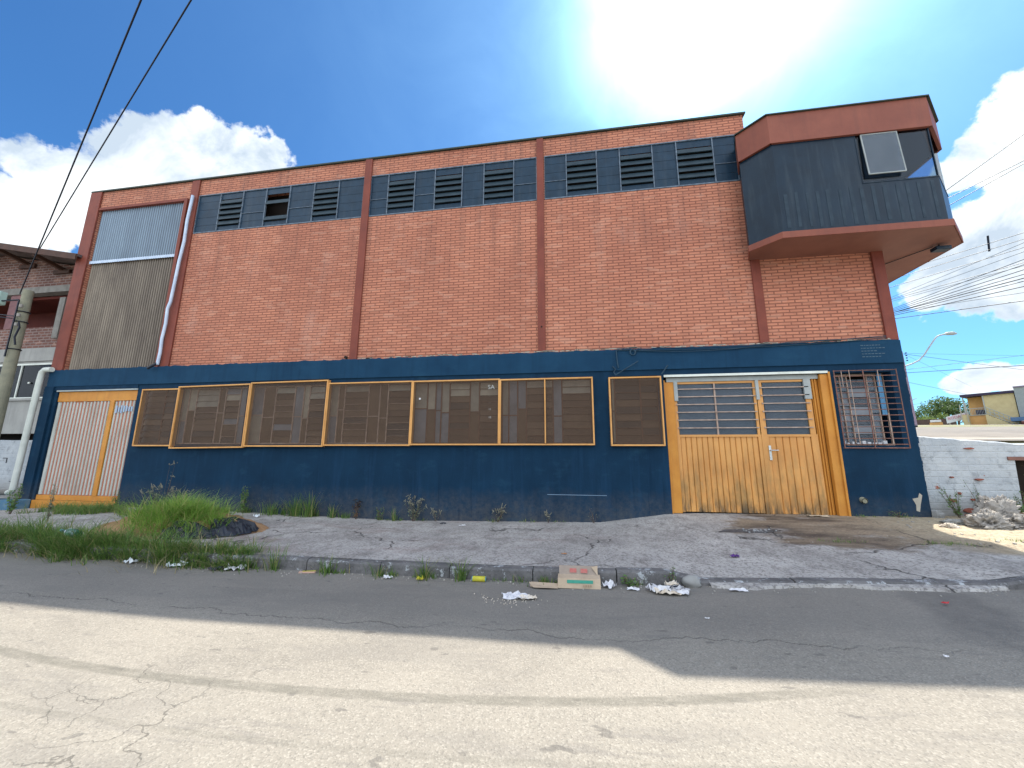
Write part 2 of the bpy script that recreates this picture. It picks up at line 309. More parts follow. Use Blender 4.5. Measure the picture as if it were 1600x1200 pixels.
def asphalt_mat():
    m, t, b, o = base_mat('worn_asphalt')
    v = objv(t); sp = t.nodes.new('ShaderNodeSeparateXYZ'); t.links.new(v, sp.inputs[0])
    X, Y = sp.outputs[0], sp.outputs[1]
    c = mixc(t, mrange(t, noise_n(t, v, .8, 7, .6), .3, .7), (.285,.262,.222), (.225,.208,.178))
    c = mixc(t, mrange(t, noise_n(t, objv(t,(.5,2.2,1)), 1.1, 6, .7), .55, .68, 0, .5), c, (.16,.148,.13))
    # aggregate: pale and dark stones
    vo = t.nodes.new('ShaderNodeTexVoronoi'); vo.inputs['Scale'].default_value = 110; t.links.new(v, vo.inputs['Vector'])
    sep = t.nodes.new('ShaderNodeSeparateColor'); t.links.new(vo.outputs['Color'], sep.inputs[0])
    c = mixc(t, mrange(t, sep.outputs[0], .65, .95, 0, .45), c, (.40,.375,.325))
    c = mixc(t, mrange(t, sep.outputs[1], .72, .95, 0, .42), c, (.115,.108,.095))
    c = mixc(t, mrange(t, noise_n(t, v, 26, 5, .7), .5, .7, 0, .22), c, (.15,.14,.12))
    c = mixc(t, mrange(t, noise_n(t, objv(t,(.35,1.3,1)), 1.7, 6, .68), .52, .60, 0, .30), c, (.17,.16,.145))
    c = mixc(t, mrange(t, noise_n(t, objv(t,(.5,2.6,1)), 3.1, 5, .7), .60, .66, 0, .35), c, (.15,.14,.13))
    # smoother darker strip along the kerb
    ks = mth(t, 'ADD', Y, mth(t, 'MULTIPLY', noise_n(t, objv(t,(.6,2,1)), .9, 5, .6), .7))
    c = mixc(t, mrange(t, ks, -4.35, -3.9, 0, .42), c, (.135,.13,.125))
    # dark tar patch at the right
    u = mth(t, 'ADD', mth(t, 'MULTIPLY', X, .93), mth(t, 'MULTIPLY', Y, -.36))
    w = mth(t, 'ADD', mth(t, 'MULTIPLY', X, .40), mth(t, 'MULTIPLY', Y, .92))
    wob = mth(t, 'MULTIPLY', noise_n(t, v, 2.5, 6, .7), .6)
    pw = mth(t, 'ABSOLUTE', mth(t, 'SUBTRACT', mth(t, 'ADD', u, wob), 4.75))
    pm = mth(t, 'MULTIPLY', mrange(t, pw, .16, .36, 1, 0), mrange(t, mth(t, 'ABSOLUTE', mth(t, 'ADD', w, 2.35)), .6, .8, 1, 0))
    c = mixc(t, mth(t, 'MULTIPLY', mth(t, 'MULTIPLY', pm, .50), mrange(t, noise_n(t, v, 6, 6, .7), .3, .6, .3, 1)), c, (.085,.082,.08))
    # small dark tar drops
    dn = noise_n(t, objv(t,(1,2.0,1)), 4.5, 3, .5)
    c = mixc(t, mrange(t, dn, .69, .72, 0, .5), c, (.09,.085,.08))
    # curved tyre marks
    def track(y0, a, x0, hw, amt, c):
        dx = mth(t, 'SUBTRACT', X, x0)
        yy = mth(t, 'ADD', mth(t, 'MULTIPLY', mth(t, 'MULTIPLY', dx, dx), a), y0)
        d = mth(t, 'ABSOLUTE', mth(t, 'SUBTRACT', Y, yy))
        g = mth(t, 'MULTIPLY', mrange(t, d, hw*.6, hw, 1, 0), mrange(t, noise_n(t, objv(t,(3,9,1)), 2, 5, .7), .3, .6, .35, 1))
        g = mth(t, 'MULTIPLY', g, mrange(t, X, 1.0, 2.0, 1, 0))
        return mixc(t, mth(t, 'MULTIPLY', g, amt), c, (.12,.115,.095))
    c = track(-5.57, .03, -2.2, .055, .6, c)
    c = track(-5.98, .02, -2.0, .028, .25, c)
    # cracks
    nn = t.nodes.new('ShaderNodeTexNoise'); nn.inputs['Scale'].default_value = 2.5; nn.inputs['Detail'].default_value = 7; t.links.new(v, nn.inputs['Vector'])
    sc = t.nodes.new('ShaderNodeVectorMath'); sc.operation = 'SCALE'; sc.inputs['Scale'].default_value = .6; t.links.new(nn.outputs['Color'], sc.inputs[0])
    dv = t.nodes.new('ShaderNodeVectorMath'); dv.operation = 'ADD'; t.links.new(v, dv.inputs[0]); t.links.new(sc.outputs[0], dv.inputs[1])
    v2 = t.nodes.new('ShaderNodeTexVoronoi'); v2.feature = 'DISTANCE_TO_EDGE'; v2.inputs['Scale'].default_value = 2.6; t.links.new(dv.outputs[0], v2.inputs['Vector'])
    cm = mth(t, 'MULTIPLY', mrange(t, v2.outputs['Distance'], .005, .014, 1, 0), mrange(t, noise_n(t, v, .55, 3, .5), .62, .68))
    # one long wavering joint crack
    yj = mth(t, 'ADD', mth(t, 'MULTIPLY', noise_n(t, objv(t,(1.4,.2,1)), 1.6, 6, .65), .45), -4.78)
    cj = mth(t, 'MULTIPLY', mrange(t, mth(t, 'ABSOLUTE', mth(t, 'SUBTRACT', Y, yj)), .004, .011, 1, 0), mrange(t, noise_n(t, v, 1.3, 3, .5), .40, .52, .15, 1))
    cm = mth(t, 'MAXIMUM', cm, cj)
    c = mixc(t, mth(t, 'MULTIPLY', cm, .55), c, (.05,.047,.042))
    t.links.new(c, b.inputs['Base Color']); b.inputs['Roughness'].default_value = .9; b.inputs['Specular IOR Level'].default_value = .3
    h = mth(t, 'SUBTRACT', mth(t, 'ADD', mth(t, 'MULTIPLY', vo.outputs['Distance'], .8), noise_n(t, v, 14, 6, .7)), cm)
    bump(t, b, h, .32, .010)
    return m
asph = asphalt_mat()

def whitewall_mat(name, spots=True):
    m, t, b, o = base_mat(name)
    v = objv(t); sp = t.nodes.new('ShaderNodeSeparateXYZ'); t.links.new(v, sp.inputs[0])
    c = mixc(t, mrange(t, noise_n(t, v, 2.0, 7, .65), .35, .7), (.46,.49,.51), (.33,.365,.40))
    c = mixc(t, mrange(t, noise_n(t, v, 6.0, 6, .7), .54, .66, 0, .7), c, (.22,.24,.26))
    c = mixc(t, mrange(t, noise_n(t, objv(t, (1,1,6)), 3.0, 7, .75), .60, .66, 0, .55), c, (.14,.13,.13))
    c = mixc(t, mrange(t, mth(t, 'ADD', sp.outputs[2], mth(t, 'MULTIPLY', noise_n(t, v, 3, 5, .7), .5)), -.75, -.35, .65, 0), c, (.20,.18,.15))
    if spots:
        s = noise_n(t, objv(t, (1.5, 1.5, 3.0)), 2.6, 4, .6)
        lowz = mrange(t, sp.outputs[2], -.85, -.1, .10, 0)
        c = mixc(t, mrange(t, mth(t, 'ADD', s, lowz), .735, .745), c, (.28,.10,.065))
    t.links.new(c, b.inputs['Base Color']); b.inputs['Roughness'].default_value = .85
    br = t.nodes.new('ShaderNodeTexBrick'); cb = t.nodes.new('ShaderNodeCombineXYZ')
    t.links.new(sp.outputs[0], cb.inputs[0]); t.links.new(sp.outputs[2], cb.inputs[1]); t.links.new(cb.outputs[0], br.inputs['Vector'])
    br.inputs['Scale'].default_value = 1; br.inputs['Brick Width'].default_value = .24; br.inputs['Row Height'].default_value = .11; br.inputs['Mortar Size'].default_value = .012; br.inputs['Mortar Smooth'].default_value = .8
    bump(t, b, mth(t, 'SUBTRACT', noise_n(t, v, 9, 6, .7), mth(t, 'MULTIPLY', br.outputs['Fac'], .22)), .8, .03)
    return m
whitew = whitewall_mat('flaking_whitewash')
whitew2 = whitewall_mat('patchy_whitewash', False)

def kerb_mat():
    m, t, b, o = base_mat('worn_kerb_stone')
    v = objv(t)
    c = mixc(t, mrange(t, noise_n(t, v, 3, 6, .65), .35, .65), (.155,.15,.15), (.09,.088,.09))
    c = mixc(t, mrange(t, noise_n(t, v, 7.5, 6, .75), .56, .62, 0, .8), c, (.45,.48,.50))
    c = mixc(t, mrange(t, noise_n(t, v, 24, 6, .75), .5, .68, 0, .6), c, (.05,.048,.045))
    t.links.new(c, b.inputs['Base Color']); b.inputs['Roughness'].default_value = .9
    bump(t, b, noise_n(t, v, 18, 6, .7), .7, .02)
    return m
kerbm = kerb_mat()

def glass_mat(name, tint, rough=.05, trans=.0, refl=1.0):
    m, t, b, o = base_mat(name)
    t.nodes.remove(b)
    g = t.nodes.new('ShaderNodeBsdfGlossy'); g.inputs['Roughness'].default_value = rough; g.inputs['Color'].default_value = (.9*refl,.95*refl,1*refl,1)
    tr = t.nodes.new('ShaderNodeBsdfTransparent'); tr.inputs['Color'].default_value = (*tint, 1)
    fr = t.nodes.new('ShaderNodeFresnel'); ge = t.nodes.new('ShaderNodeNewGeometry')
    t.links.new(mrange(t, ge.outputs['Backfacing'], 0, 1, 1.5, 1/1.5), fr.inputs['IOR'])
    mx = t.nodes.new('ShaderNodeMixShader'); t.links.new(fr.outputs[0], mx.inputs[0]); t.links.new(tr.outputs[0], mx.inputs[1]); t.links.new(g.outputs[0], mx.inputs[2])
    if trans > 0:
        d = t.nodes.new('ShaderNodeBsdfDiffuse')
        cc = mixc(t, mrange(t, noise_n(t, objv(t), 3, 5, .6), .3, .7), (.30,.34,.38), (.20,.24,.28)); t.links.new(cc, d.inputs[0])
        m2 = t.nodes.new('ShaderNodeMixShader'); m2.inputs[0].default_value = trans
        t.links.new(mx.outputs[0], m2.inputs[1]); t.links.new(d.outputs[0], m2.inputs[2]); mx = m2
    t.links.new(mx.outputs[0], o.inputs[0])
    return m
glass_dark = glass_mat('smoked_glass', (.55,.66,.78), refl=.45)
glass_clear = glass_mat('clear_glass', (.80,.86,.88))
glass_haze = glass_mat('dusty_glass', (.5,.58,.66), .15, .18, refl=.6)
glass_pale = glass_mat('pale_dusty_glass', (.5,.6,.7), .2, .42)
glass_green = glass_mat('green_bottle_plastic', (.25,.75,.40), .1, .25)

def mesh_screen_mat():
    m, t, b, o = base_mat('brown_expanded_mesh')
    b.inputs['Base Color'].default_value = (.085,.048,.026,1); b.inputs['Roughness'].default_value = .7
    tr = t.nodes.new('ShaderNodeBsdfTransparent'); mx = t.nodes.new('ShaderNodeMixShader')
    f = mrange(t, noise_n(t, objv(t), 1.2, 4, .6), .3, .7, .46, .60)
    t.links.new(f, mx.inputs[0]); t.links.new(tr.outputs[0], mx.inputs[1]); t.links.new(b.outputs[0], mx.inputs[2]); t.links.new(mx.outputs[0], o.inputs[0])
    return m
screen_m = mesh_screen_mat()

def leaf_mat(name, c1, c2, c3=None, trans=.35):
    m, t, b, o = base_mat(name)
    geo = t.nodes.new('ShaderNodeNewGeometry')
    c = mixc(t, geo.outputs['Random Per Island'], c1, c2)
    if c3: c = mixc(t, mrange(t, geo.outputs['Random Per Island'], .86, .9), c, c3)
    t.links.new(c, b.inputs['Base Color']); b.inputs['Roughness'].default_value = .6
    tl = t.nodes.new('ShaderNodeBsdfTranslucent'); t.links.new(c, tl.inputs[0])
    mx = t.nodes.new('ShaderNodeMixShader'); mx.inputs[0].default_value = trans
    t.links.new(b.outputs[0], mx.inputs[1]); t.links.new(tl.outputs[0], mx.inputs[2]); t.links.new(mx.outputs[0], o.inputs[0])
    return m
grass_m = leaf_mat('grass_blade', (.07,.15,.035), (.19,.31,.06), (.36,.32,.14))
grass_b = leaf_mat('bright_grass_blade', (.15,.30,.05), (.34,.50,.09), (.50,.45,.18))
straw_m = leaf_mat('straw_blade', (.30,.24,.13), (.42,.36,.20), None, .2)
weed_m = leaf_mat('weed_leaf', (.08,.17,.04), (.16,.28,.08), (.26,.24,.14))
weed_g = leaf_mat('grey_weed_leaf', (.13,.17,.10), (.22,.25,.15), (.40,.36,.26))
weed_r = leaf_mat('reddish_weed_leaf', (.22,.08,.05), (.12,.14,.04))
tree_m = leaf_mat('tree_leaf', (.055,.10,.03), (.11,.17,.05))
tree_m2 = leaf_mat('bright_tree_leaf', (.13,.19,.04), (.20,.26,.07))
bark = paint('bark', (.14,.10,.075), (.08,.06,.05), .9, 6, None, 0, .2, .4)
dirt_m = paint('orange_earth', (.42,.26,.14), (.27,.155,.08), .95, 4, None, 0, .3, .9)
terrain_m = paint('dry_verge', (.30,.27,.16), (.15,.17,.07), .95, 2.5, None, 0, .3, .6)
street_m = paint('dusty_street', (.27,.24,.205), (.17,.15,.13), .9, 1.1, None, 0, .4, .6)
palecon = paint('pale_concrete', (.46,.43,.36), (.36,.33,.28), .9, 3, None, 0, .2, .4)
plastic_bk = paint('black_plastic_sheet', (.02,.025,.035), (.035,.04,.055), .25, 6, None, 0, 0, .8)
card_m = paint('cardboard', (.50,.40,.29), (.40,.31,.22), .8, 5, None, 0, .15, .2)
card_in = paint('cardboard_flap', (.33,.27,.22), (.28,.23,.19), .8, 5, None, 0, .15, .2)
redink = paint('faded_red_ink', (.42,.11,.10), (.48,.22,.18), .8, 30, None, 0, .2, 0)
greenink = paint('green_ink', (.05,.27,.20), (.07,.30,.22), .8, 20, None, 0, .1, 0)
greyink = paint('brown_ink', (.33,.24,.16), (.38,.28,.20), .8, 20, None, 0, .1, 0)
seed_m = paint('dull_seed_head', (.24,.23,.17), (.16,.15,.11), .8, 14)
paper_m = paint('white_paper', (.74,.74,.76), (.55,.55,.58), .7, 14, None, 0, .2, .3)
paper_b = paint('stained_paper', (.60,.50,.38), (.70,.66,.60), .7, 10, None, 0, .2, .3)
sack_m = paint('dirty_white_sack', (.44,.41,.37), (.20,.185,.17), .75, 9, None, 0, .25, .9)
yel_l = paint('yellow_label', (.52,.50,.05), (.42,.36,.04), .35, 20, None, 0, .05, 0)
blu_l = paint('blue_cap', (.10,.35,.45), None, .35, 20, None, 0, .05, 0)
purp = paint('purple_foil', (.11,.04,.22), (.07,.03,.15), .3, 20, None, 0, .05, 0)
redb = paint('red_plastic', (.5,.03,.04), None, .3, 20, None, 0, .05, 0)
whitepl = paint('white_plastic', (.78,.82,.84), (.6,.66,.7), .35, 10, None, 0, .05, 0)
curtain_m = paint('dark_red_curtain', (.13,.010,.022), (.09,.008,.018), .8, 3, None, 0, .1, .1)
houseyel = paint('yellow_house_paint', (.55,.46,.26), (.47,.38,.21), .8, 2, None, 0, .1, .1)
houseora = paint('orange_house_paint', (.62,.36,.14), (.55,.30,.12), .8, 2, None, 0, .1, .1)
housegrey = paint('grey_house_wall', (.30,.33,.33), (.25,.28,.29), .8, 2, None, 0, .1, .1)
darkroof = paint('dark_roof_edge', (.045,.035,.075), None, .6, 2, None, 0, .1, 0)
brown_wall = paint('brown_hoarding', (.11,.075,.065), (.07,.05,.05), .9, 2, None, 0, .1, .1)
signw = paint('white_sign', (.62,.64,.66), (.52,.55,.58), .6, 2, None, 0, .1, 0)

# ------------------------------------------------------------------ mesh helpers
class MB:
    def __init__(s): s.v = []; s.f = []; s.sm = []
    def add(s, vs, fs, smooth=False):
        o = len(s.v); s.v += [tuple(p) for p in vs]
        for f in fs: s.f.append([i+o for i in f]); s.sm.append(smooth)
    def quad(s, a, b, c, d): s.add([a, b, c, d], [(0, 1, 2, 3)])
    def box(s, x0, x1, y0, y1, z0, z1):
        vs = [(x, y, z) for z in (z0, z1) for y in (y0, y1) for x in (x0, x1)]
        s.add(vs, [(0,2,3,1),(4,5,7,6),(0,1,5,4),(1,3,7,5),(3,2,6,7),(2,0,4,6)]); return s
    def obox(s, o, ax, ay, az):
        o, ax, ay, az = map(Vector, (o, ax, ay, az))
        vs = [o+ax*i+ay*j+az*k for k in (0, 1) for j in (0, 1) for i in (0, 1)]
        s.add(vs, [(0,2,3,1),(4,5,7,6),(0,1,5,4),(1,3,7,5),(3,2,6,7),(2,0,4,6)]); return s
    def tube(s, pts, r, n=8, caps=True, rs=None):
        pts = [Vector(p) for p in pts]; rings = []; up0 = None
        for i, p in enumerate(pts):
            d = (pts[min(i+1, len(pts)-1)] - pts[max(i-1, 0)]).normalized()
            if up0 is None:
                up0 = Vector((0, 0, 1)) if abs(d.z) < .9 else Vector((1, 0, 0))
            a = d.cross(up0)
            if a.length < 1e-4: a = d.orthogonal()
            a.normalize(); b = a.cross(d).normalized(); up0 = b
            rr = rs[i] if rs else r
            rings.append([p + (a*math.cos(k*2*math.pi/n) + b*math.sin(k*2*math.pi/n))*rr for k in range(n)])
        vs = [q for g in rings for q in g]; fs = []
        for i in range(len(pts)-1):
            for k in range(n):
                fs.append((i*n+k, i*n+(k+1) % n, (i+1)*n+(k+1) % n, (i+1)*n+k))
        s.add(vs, fs, True)
        if caps: s.add(rings[0], [tuple(range(n))[::-1]]); s.add(rings[-1], [tuple(range(n))])
        return s
    def prism(s, poly, z0, z1):
        n = len(poly); vs = [(x, y, z0) for x, y in poly] + [(x, y, z1) for x, y in poly]
        s.add(vs, [tuple(range(n))[::-1], tuple(range(n, 2*n))] + [(i, (i+1) % n, n+(i+1) % n, n+i) for i in range(n)]); return s
    def build(s, name, mat, parent=None, bevel=0.0, world=None):
        me = bpy.data.meshes.new(name); me.from_pydata(s.v, [], s.f); me.update()
        me.polygons.foreach_set('use_smooth', s.sm)
        me.materials.append(mat)
        o = bpy.data.objects.new(name, me); C.objects.link(o)
        if parent is not None:
            o.parent = parent
            if world is None: world = parent.get('_w', 1)
            if parent.type == 'EMPTY' and not parent.get('_local'): o.location = -Vector(parent.location)
        if bevel:
            bv = o.modifiers.new('bevel', 'BEVEL'); bv.width = bevel; bv.segments = 2; bv.limit_method = 'ANGLE'
        return o
def tag(o, label=None, cat=None, group=None, kind=None):
    if label: o['label'] = label
    if cat: o['category'] = cat
    if group: o['group'] = group
    if kind: o['kind'] = kind
    return o
def thing(name, label, cat, loc=(0, 0, 0), group=None):
    o = bpy.data.objects.new(name, None); o.empty_display_size = .2; C.objects.link(o); o.location = loc
    return tag(o, label, cat, group)
def struct(o): o['kind'] = 'structure'; return o
def interp(x, pts):
    if x <= pts[0][0]: return pts[0][1]
    for (a, b), (c, d) in zip(pts, pts[1:]):
        if x <= c: return b + (d-b)*(x-a)/(c-a)
    return pts[-1][1]
def fbm(x, y, z=0, s=1.0): return noise.fractal(Vector((x*s, y*s, z*s)), 1.0, 2.0, 4)

# ------------------------------------------------------------------ ground
def road_z(x): return interp(x, [(-60,-1.40),(-10,-1.40),(-5,-1.435),(-1.5,-1.43),(.2,-1.41),(1.1,-1.38),(2.8,-1.31),(4.8,-1.24),(10,-1.12),(60,-1.0)])
def kerb_y(x): return -3.25+.02*math.sin(x*.5)
def kerb_top(x): return road_z(x)+interp(x, [(.95,.138),(1.35,.050),(4.1,.050),(4.4,.10)])
def base_z(x): return interp(x, [(-30,-1.35),(-14,-1.35),(-10.7,-1.22),(-8,-1.25),(-3.7,-1.335),(.5,-1.25),(1.75,-1.06),(3.5,-1.03),(6,-1.0),(8,-.93),(14,-.85)])
def hgt(x, y):
    ky = kerb_y(x)
    if y < ky: return road_z(x)
    t = min(1, max(0, (y-ky-.12)/(0-ky-.12)))
    z = kerb_top(x)+(base_z(x)-kerb_top(x))*t
    b = max(0, 1-abs(t-.5)*2)
    if x > 5.2: z += .05*b*fbm(x, y, 3, 1.5)
    elif x > 2: z += .02*b*fbm(x, y, 3, 1.5)
    return z
# asphalt road: one big sheet in front of the kerb
mb = MB()
xs = [-140,-80,-50,-30] + [-20+i*.5 for i in range(81)] + [30,50,80,140]
ys = [0, .3, .8, 1.5, 2.5, 4, 6, 10, 20, 40, 90]
vs = []
for x in xs:
    for d in ys: vs.append((x, kerb_y(x)+.06-d, road_z(x)+(0 if d < 1 else .012*fbm(x, d, 1, .5))))
n = len(ys)
mb.add(vs, [(i*n+j, i*n+j+1, (i+1)*n+j+1, (i+1)*n+j) for i in range(len(xs)-1) for j in range(n-1)], True)
struct(mb.build('road', asph))
# sidewalk
mb = MB(); vs = []; xs = [-30+i*.12 for i in range(375)]; n = 26
for x in xs:
    ky = kerb_y(x)+.115
    for j in range(n):
        y = ky+(.35-ky)*j/(n-1)
        vs.append((x, y, hgt(x, y) if y < 0 else hgt(x, -.001)))
mb.add(vs, [(i*n+j, (i+1)*n+j, (i+1)*n+j+1, i*n+j+1) for i in range(len(xs)-1) for j in range(n-1)], True)
struct(mb.build('sidewalk', conc))
# kerb stones
mb = MB(); x = -18.0
while x < 12:
    L = R.uniform(.85, 1.0); x1 = x+L-.012
    j = R.uniform(-.012, .012); dz = R.uniform(-.008, .006)
    k = 5; vs = []
    for i in range(k+1):
        xx = x+(x1-x)*i/k; ky = kerb_y(xx)+j; zt = kerb_top(xx)+dz
        w = .006*fbm(xx, 1, 0, 6)
        vs += [(xx, ky-.01, zt-.2), (xx, ky+w, zt-.022), (xx, ky+.02+w, zt+w), (xx, ky+.125, zt+.003), (xx, ky+.125, zt-.2)]
    fs = [(i*5+a, (i+1)*5+a, (i+1)*5+a+1, i*5+a+1) for i in range(k) for a in range(4)]
    fs += [(4, 3, 2, 1, 0), tuple(k*5+a for a in range(5))]
    mb.add(vs, fs); x += L
struct(mb.build('kerb', kerbm))
# broken concrete gutter apron in front of the driveway
mb = MB(); vs = []; xs = [1.42+i*.07 for i in range(40)]
for x in xs:
    e = max(.015, .075+.11*fbm(x, 0, 5, 1.3)+.03*fbm(x, 3, 0, 6))
    z_ = road_z(x); vs += [(x, kerb_y(x)-.004, z_+.035), (x, kerb_y(x)-e*.8, z_+.025), (x, kerb_y(x)-e, z_-.01)]
mb.add(vs, [(i*3+j, i*3+j+1, (i+1)*3+j+1, (i+1)*3+j) for i in range(len(xs)-1) for j in range(2)])
struct(mb.build('gutter_apron', conc))
# rising terrain behind
def ter(x, y):
    if x < 2: return -1.45 if y < 14 else -1.45+.05*(y-14)
    t = min(1, (x-2)/4)
    z = .33 + .078*max(0, y-.4) - .13*max(0, min(1.0, (x-6.2)/1.6))*max(0, 1-max(0, y-.4)/3)
    if y > 60: z = .33+.078*59.6+.02*(y-60)
    return -1.45+(z+1.45)*t
mb = MB(); xs = [-300,-160,-90,-60,-40,-25,-15,-5,2,3,4,5,6,6.6,7.2,7.8,8.4,9,10,12,15,20,30,45,60,90,160,300]
ys = [.47,.9,1.4,2,3,4.5,6,9,12,16,20,25,30,36,42,50,60,80,120,200,400]; n = len(ys)
vs = [(x, y, ter(x, y)) for x in xs for y in ys]
mb.add(vs, [(i*n+j, (i+1)*n+j, (i+1)*n+j+1, i*n+j+1) for i in range(len(xs)-1) for j in range(n-1)], True)
struct(mb.build('terrain', terrain_m))
def strip(name, y0, y1, dz, mat, steps=1):
    mb = MB(); xs = [6.2,6.6,7.2,7.8,8.4,9,10,12,15,20,30,45,60,90]; m = 12
    vs = []
    for x in xs:
        for j in range(m+1):
            y = y0+(y1-y0)*j/m; vs.append((x, y, ter(x, y)+dz+.02*fbm(x, y, 0, .8)))
    mb.add(vs, [(i*(m+1)+j, (i+1)*(m+1)+j, (i+1)*(m+1)+j+1, i*(m+1)+j+1) for i in range(len(xs)-1) for j in range(m)])
    return struct(mb.build(name, mat))
strip('upper_street', 1.55, 24, .03, street_m)
strip('upper_kerb', 1.25, 1.55, .09, palecon)
strip('far_pavement', 24, 26.5, .14, palecon)

# ------------------------------------------------------------------ THE BUILDING
B = thing('warehouse_building', 'long orange brick warehouse with navy blue painted ground floor and overhanging dark corner room', 'building', (-3.7, 0, -1.3))
XL, XR = -13.66, 6.07
# rear body
mb = MB(); mb.box(XL+.02, 3.86, .34, 12, -1.6, 7.38); mb.box(3.862, XR-.02, .34, 12, -1.6, 6.55); mb.build('rear_body', darkvoid, B)
mb = MB(); mb.box(XL, XR, .36, 12.02, -1.6, 7.40)
mb.v = [(x, y, z) for x, y, z in mb.v]
sides = MB()
for xx, za, zb in ((XL, -1.6, 7.49), (XR, -1.6, 4.0), (3.90, 6.5, 7.49)):
    sides.quad((xx, .0, za), (xx, 12.05, za), (xx, 12.05, zb), (xx, .0, zb))
sides.quad((XL, 12.05, -1.6), (3.9, 12.05, -1.6), (3.9, 12.05, 7.49), (XL, 12.05, 7.49)); sides.quad((3.9, 12.05, -1.6), (XR, 12.05, -1.6), (XR, 12.05, 6.5), (3.9, 12.05, 6.5))
sides.build('side_wall', brick, B)
mb = MB(); mb.box(XL+.05, 3.88, .34, 12, 7.40, 7.44); mb.box(3.89, XR-.05, 6.0, 12, 6.56, 6.62); mb.build('roof', roofm, B)

def wall(mbq, x0, x1, z0, z1, holes, y, depth):
    X = sorted({x0, x1, *[h[0] for h in holes], *[h[1] for h in holes]}); Z = sorted({z0, z1, *[h[2] for h in holes], *[h[3] for h in holes]})
    for a, b in zip(X, X[1:]):
        for c, d in zip(Z, Z[1:]):
            mx, mz = (a+b)/2, (c+d)/2
            if any(h[0] < mx < h[1] and h[2] < mz < h[3] for h in holes): continue
            mbq.quad((a, y, c), (b, y, c), (b, y, d), (a, y, d))
    for (a, b, c, d) in holes:
        mbq.quad((a, y, c), (a, y, d), (a, y+depth, d), (a, y+depth, c)); mbq.quad((b, y, c), (b, y+depth, c), (b, y+depth, d), (b, y, d))
        mbq.quad((a, y, d), (b, y, d), (b, y+depth, d), (a, y+depth, d)); mbq.quad((a, y, c), (a, y+depth, c), (b, y+depth, c), (b, y, c))
# brick upper wall
LZ0, LZ1 = 5.86, 7.02
lou = [(-10.0, -5.09, LZ0, LZ1), (-4.91, -.69, LZ0, LZ1), (-.51, 3.70, LZ0, LZ1)]
shed = (-13.32, -10.32, 2.18, 6.95)
mb = MB(); wall(mb, XL, 3.9, 2.05, 7.49, lou+[shed], 0.0, .34); wall(mb, 3.9, XR, 2.05, 4.05, [], 0.0, .34)
mb.build('brick_wall', brick, B)
# coping
mb = MB(); mb.box(XL-.04, 3.95, -.05, .36, 7.492, 7.53); mb.build('coping', copingm, B)
# pilasters
def pil(x0, x1, z0, z1, y=-.045):
    m = MB(); m.box(x0, x1, y, -.002, z0, z1); m.build('pilaster', redp, B, .008)
pil(-13.70, -13.32, 2.18, 7.488); pil(-10.27, -10.02, 2.18, 7.488, -.04)
pil(-5.09, -4.90, 2.18, 7.488); pil(-.69, -.53, 2.18, 7.488); pil(3.70, 3.87, 2.18, 4.0); pil(5.89, 6.09, 2.18, 4.0)
m = MB(); m.box(-10.44, -10.34, -.035, .10, 2.18, 6.96); m.build('trim_post', redp, B)
m = MB(); m.box(-13.32, -10.44, -.03, .10, 6.90, 6.97); m.build('trim_rail', redp, B)
# corrugated cladding
def corr(mbq, x0, x1, y, z0, z1, pitch, amp, n=6):
    k = int((x1-x0)/pitch*n); vs = []
    for i in range(k+1):
        x = x0+(x1-x0)*i/k; yy = y+amp*math.sin(i/n*2*math.pi); vs += [(x, yy, z0), (x, yy, z1)]
    mbq.add(vs, [(i*2, i*2+2, i*2+3, i*2+1) for i in range(k)], True)
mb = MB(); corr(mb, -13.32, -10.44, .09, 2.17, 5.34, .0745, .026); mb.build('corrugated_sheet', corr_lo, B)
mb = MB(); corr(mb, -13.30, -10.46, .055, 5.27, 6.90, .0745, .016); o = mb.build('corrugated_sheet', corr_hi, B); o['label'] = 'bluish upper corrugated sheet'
mb = MB(); corr(mb, -13.31, -10.45, .018, 5.25, 5.33, .0745, .010); mb.build('flashing_strip', foil, B)
# wrapped white down pipe
pts = [(-10.10,-.10,6.96),(-10.13,-.11,6.2),(-10.12,-.10,5.6),(-10.17,-.10,5.0),(-10.19,-.10,4.4),(-10.21,-.1,3.9),(-10.25,-.11,3.7),(-10.24,-.10,3.3),(-10.27,-.1,2.9),(-10.25,-.1,2.55),(-10.27,-.1,2.22)]
MB().tube(pts, .036, 8).build('wrapped_downpipe', foil, B)
MB().tube([(-10.27,-.10,2.26),(-10.34,-.16,2.18),(-10.46,-.16,2.12)], .035, 8).build('pipe_outlet', plastic_bk, B)

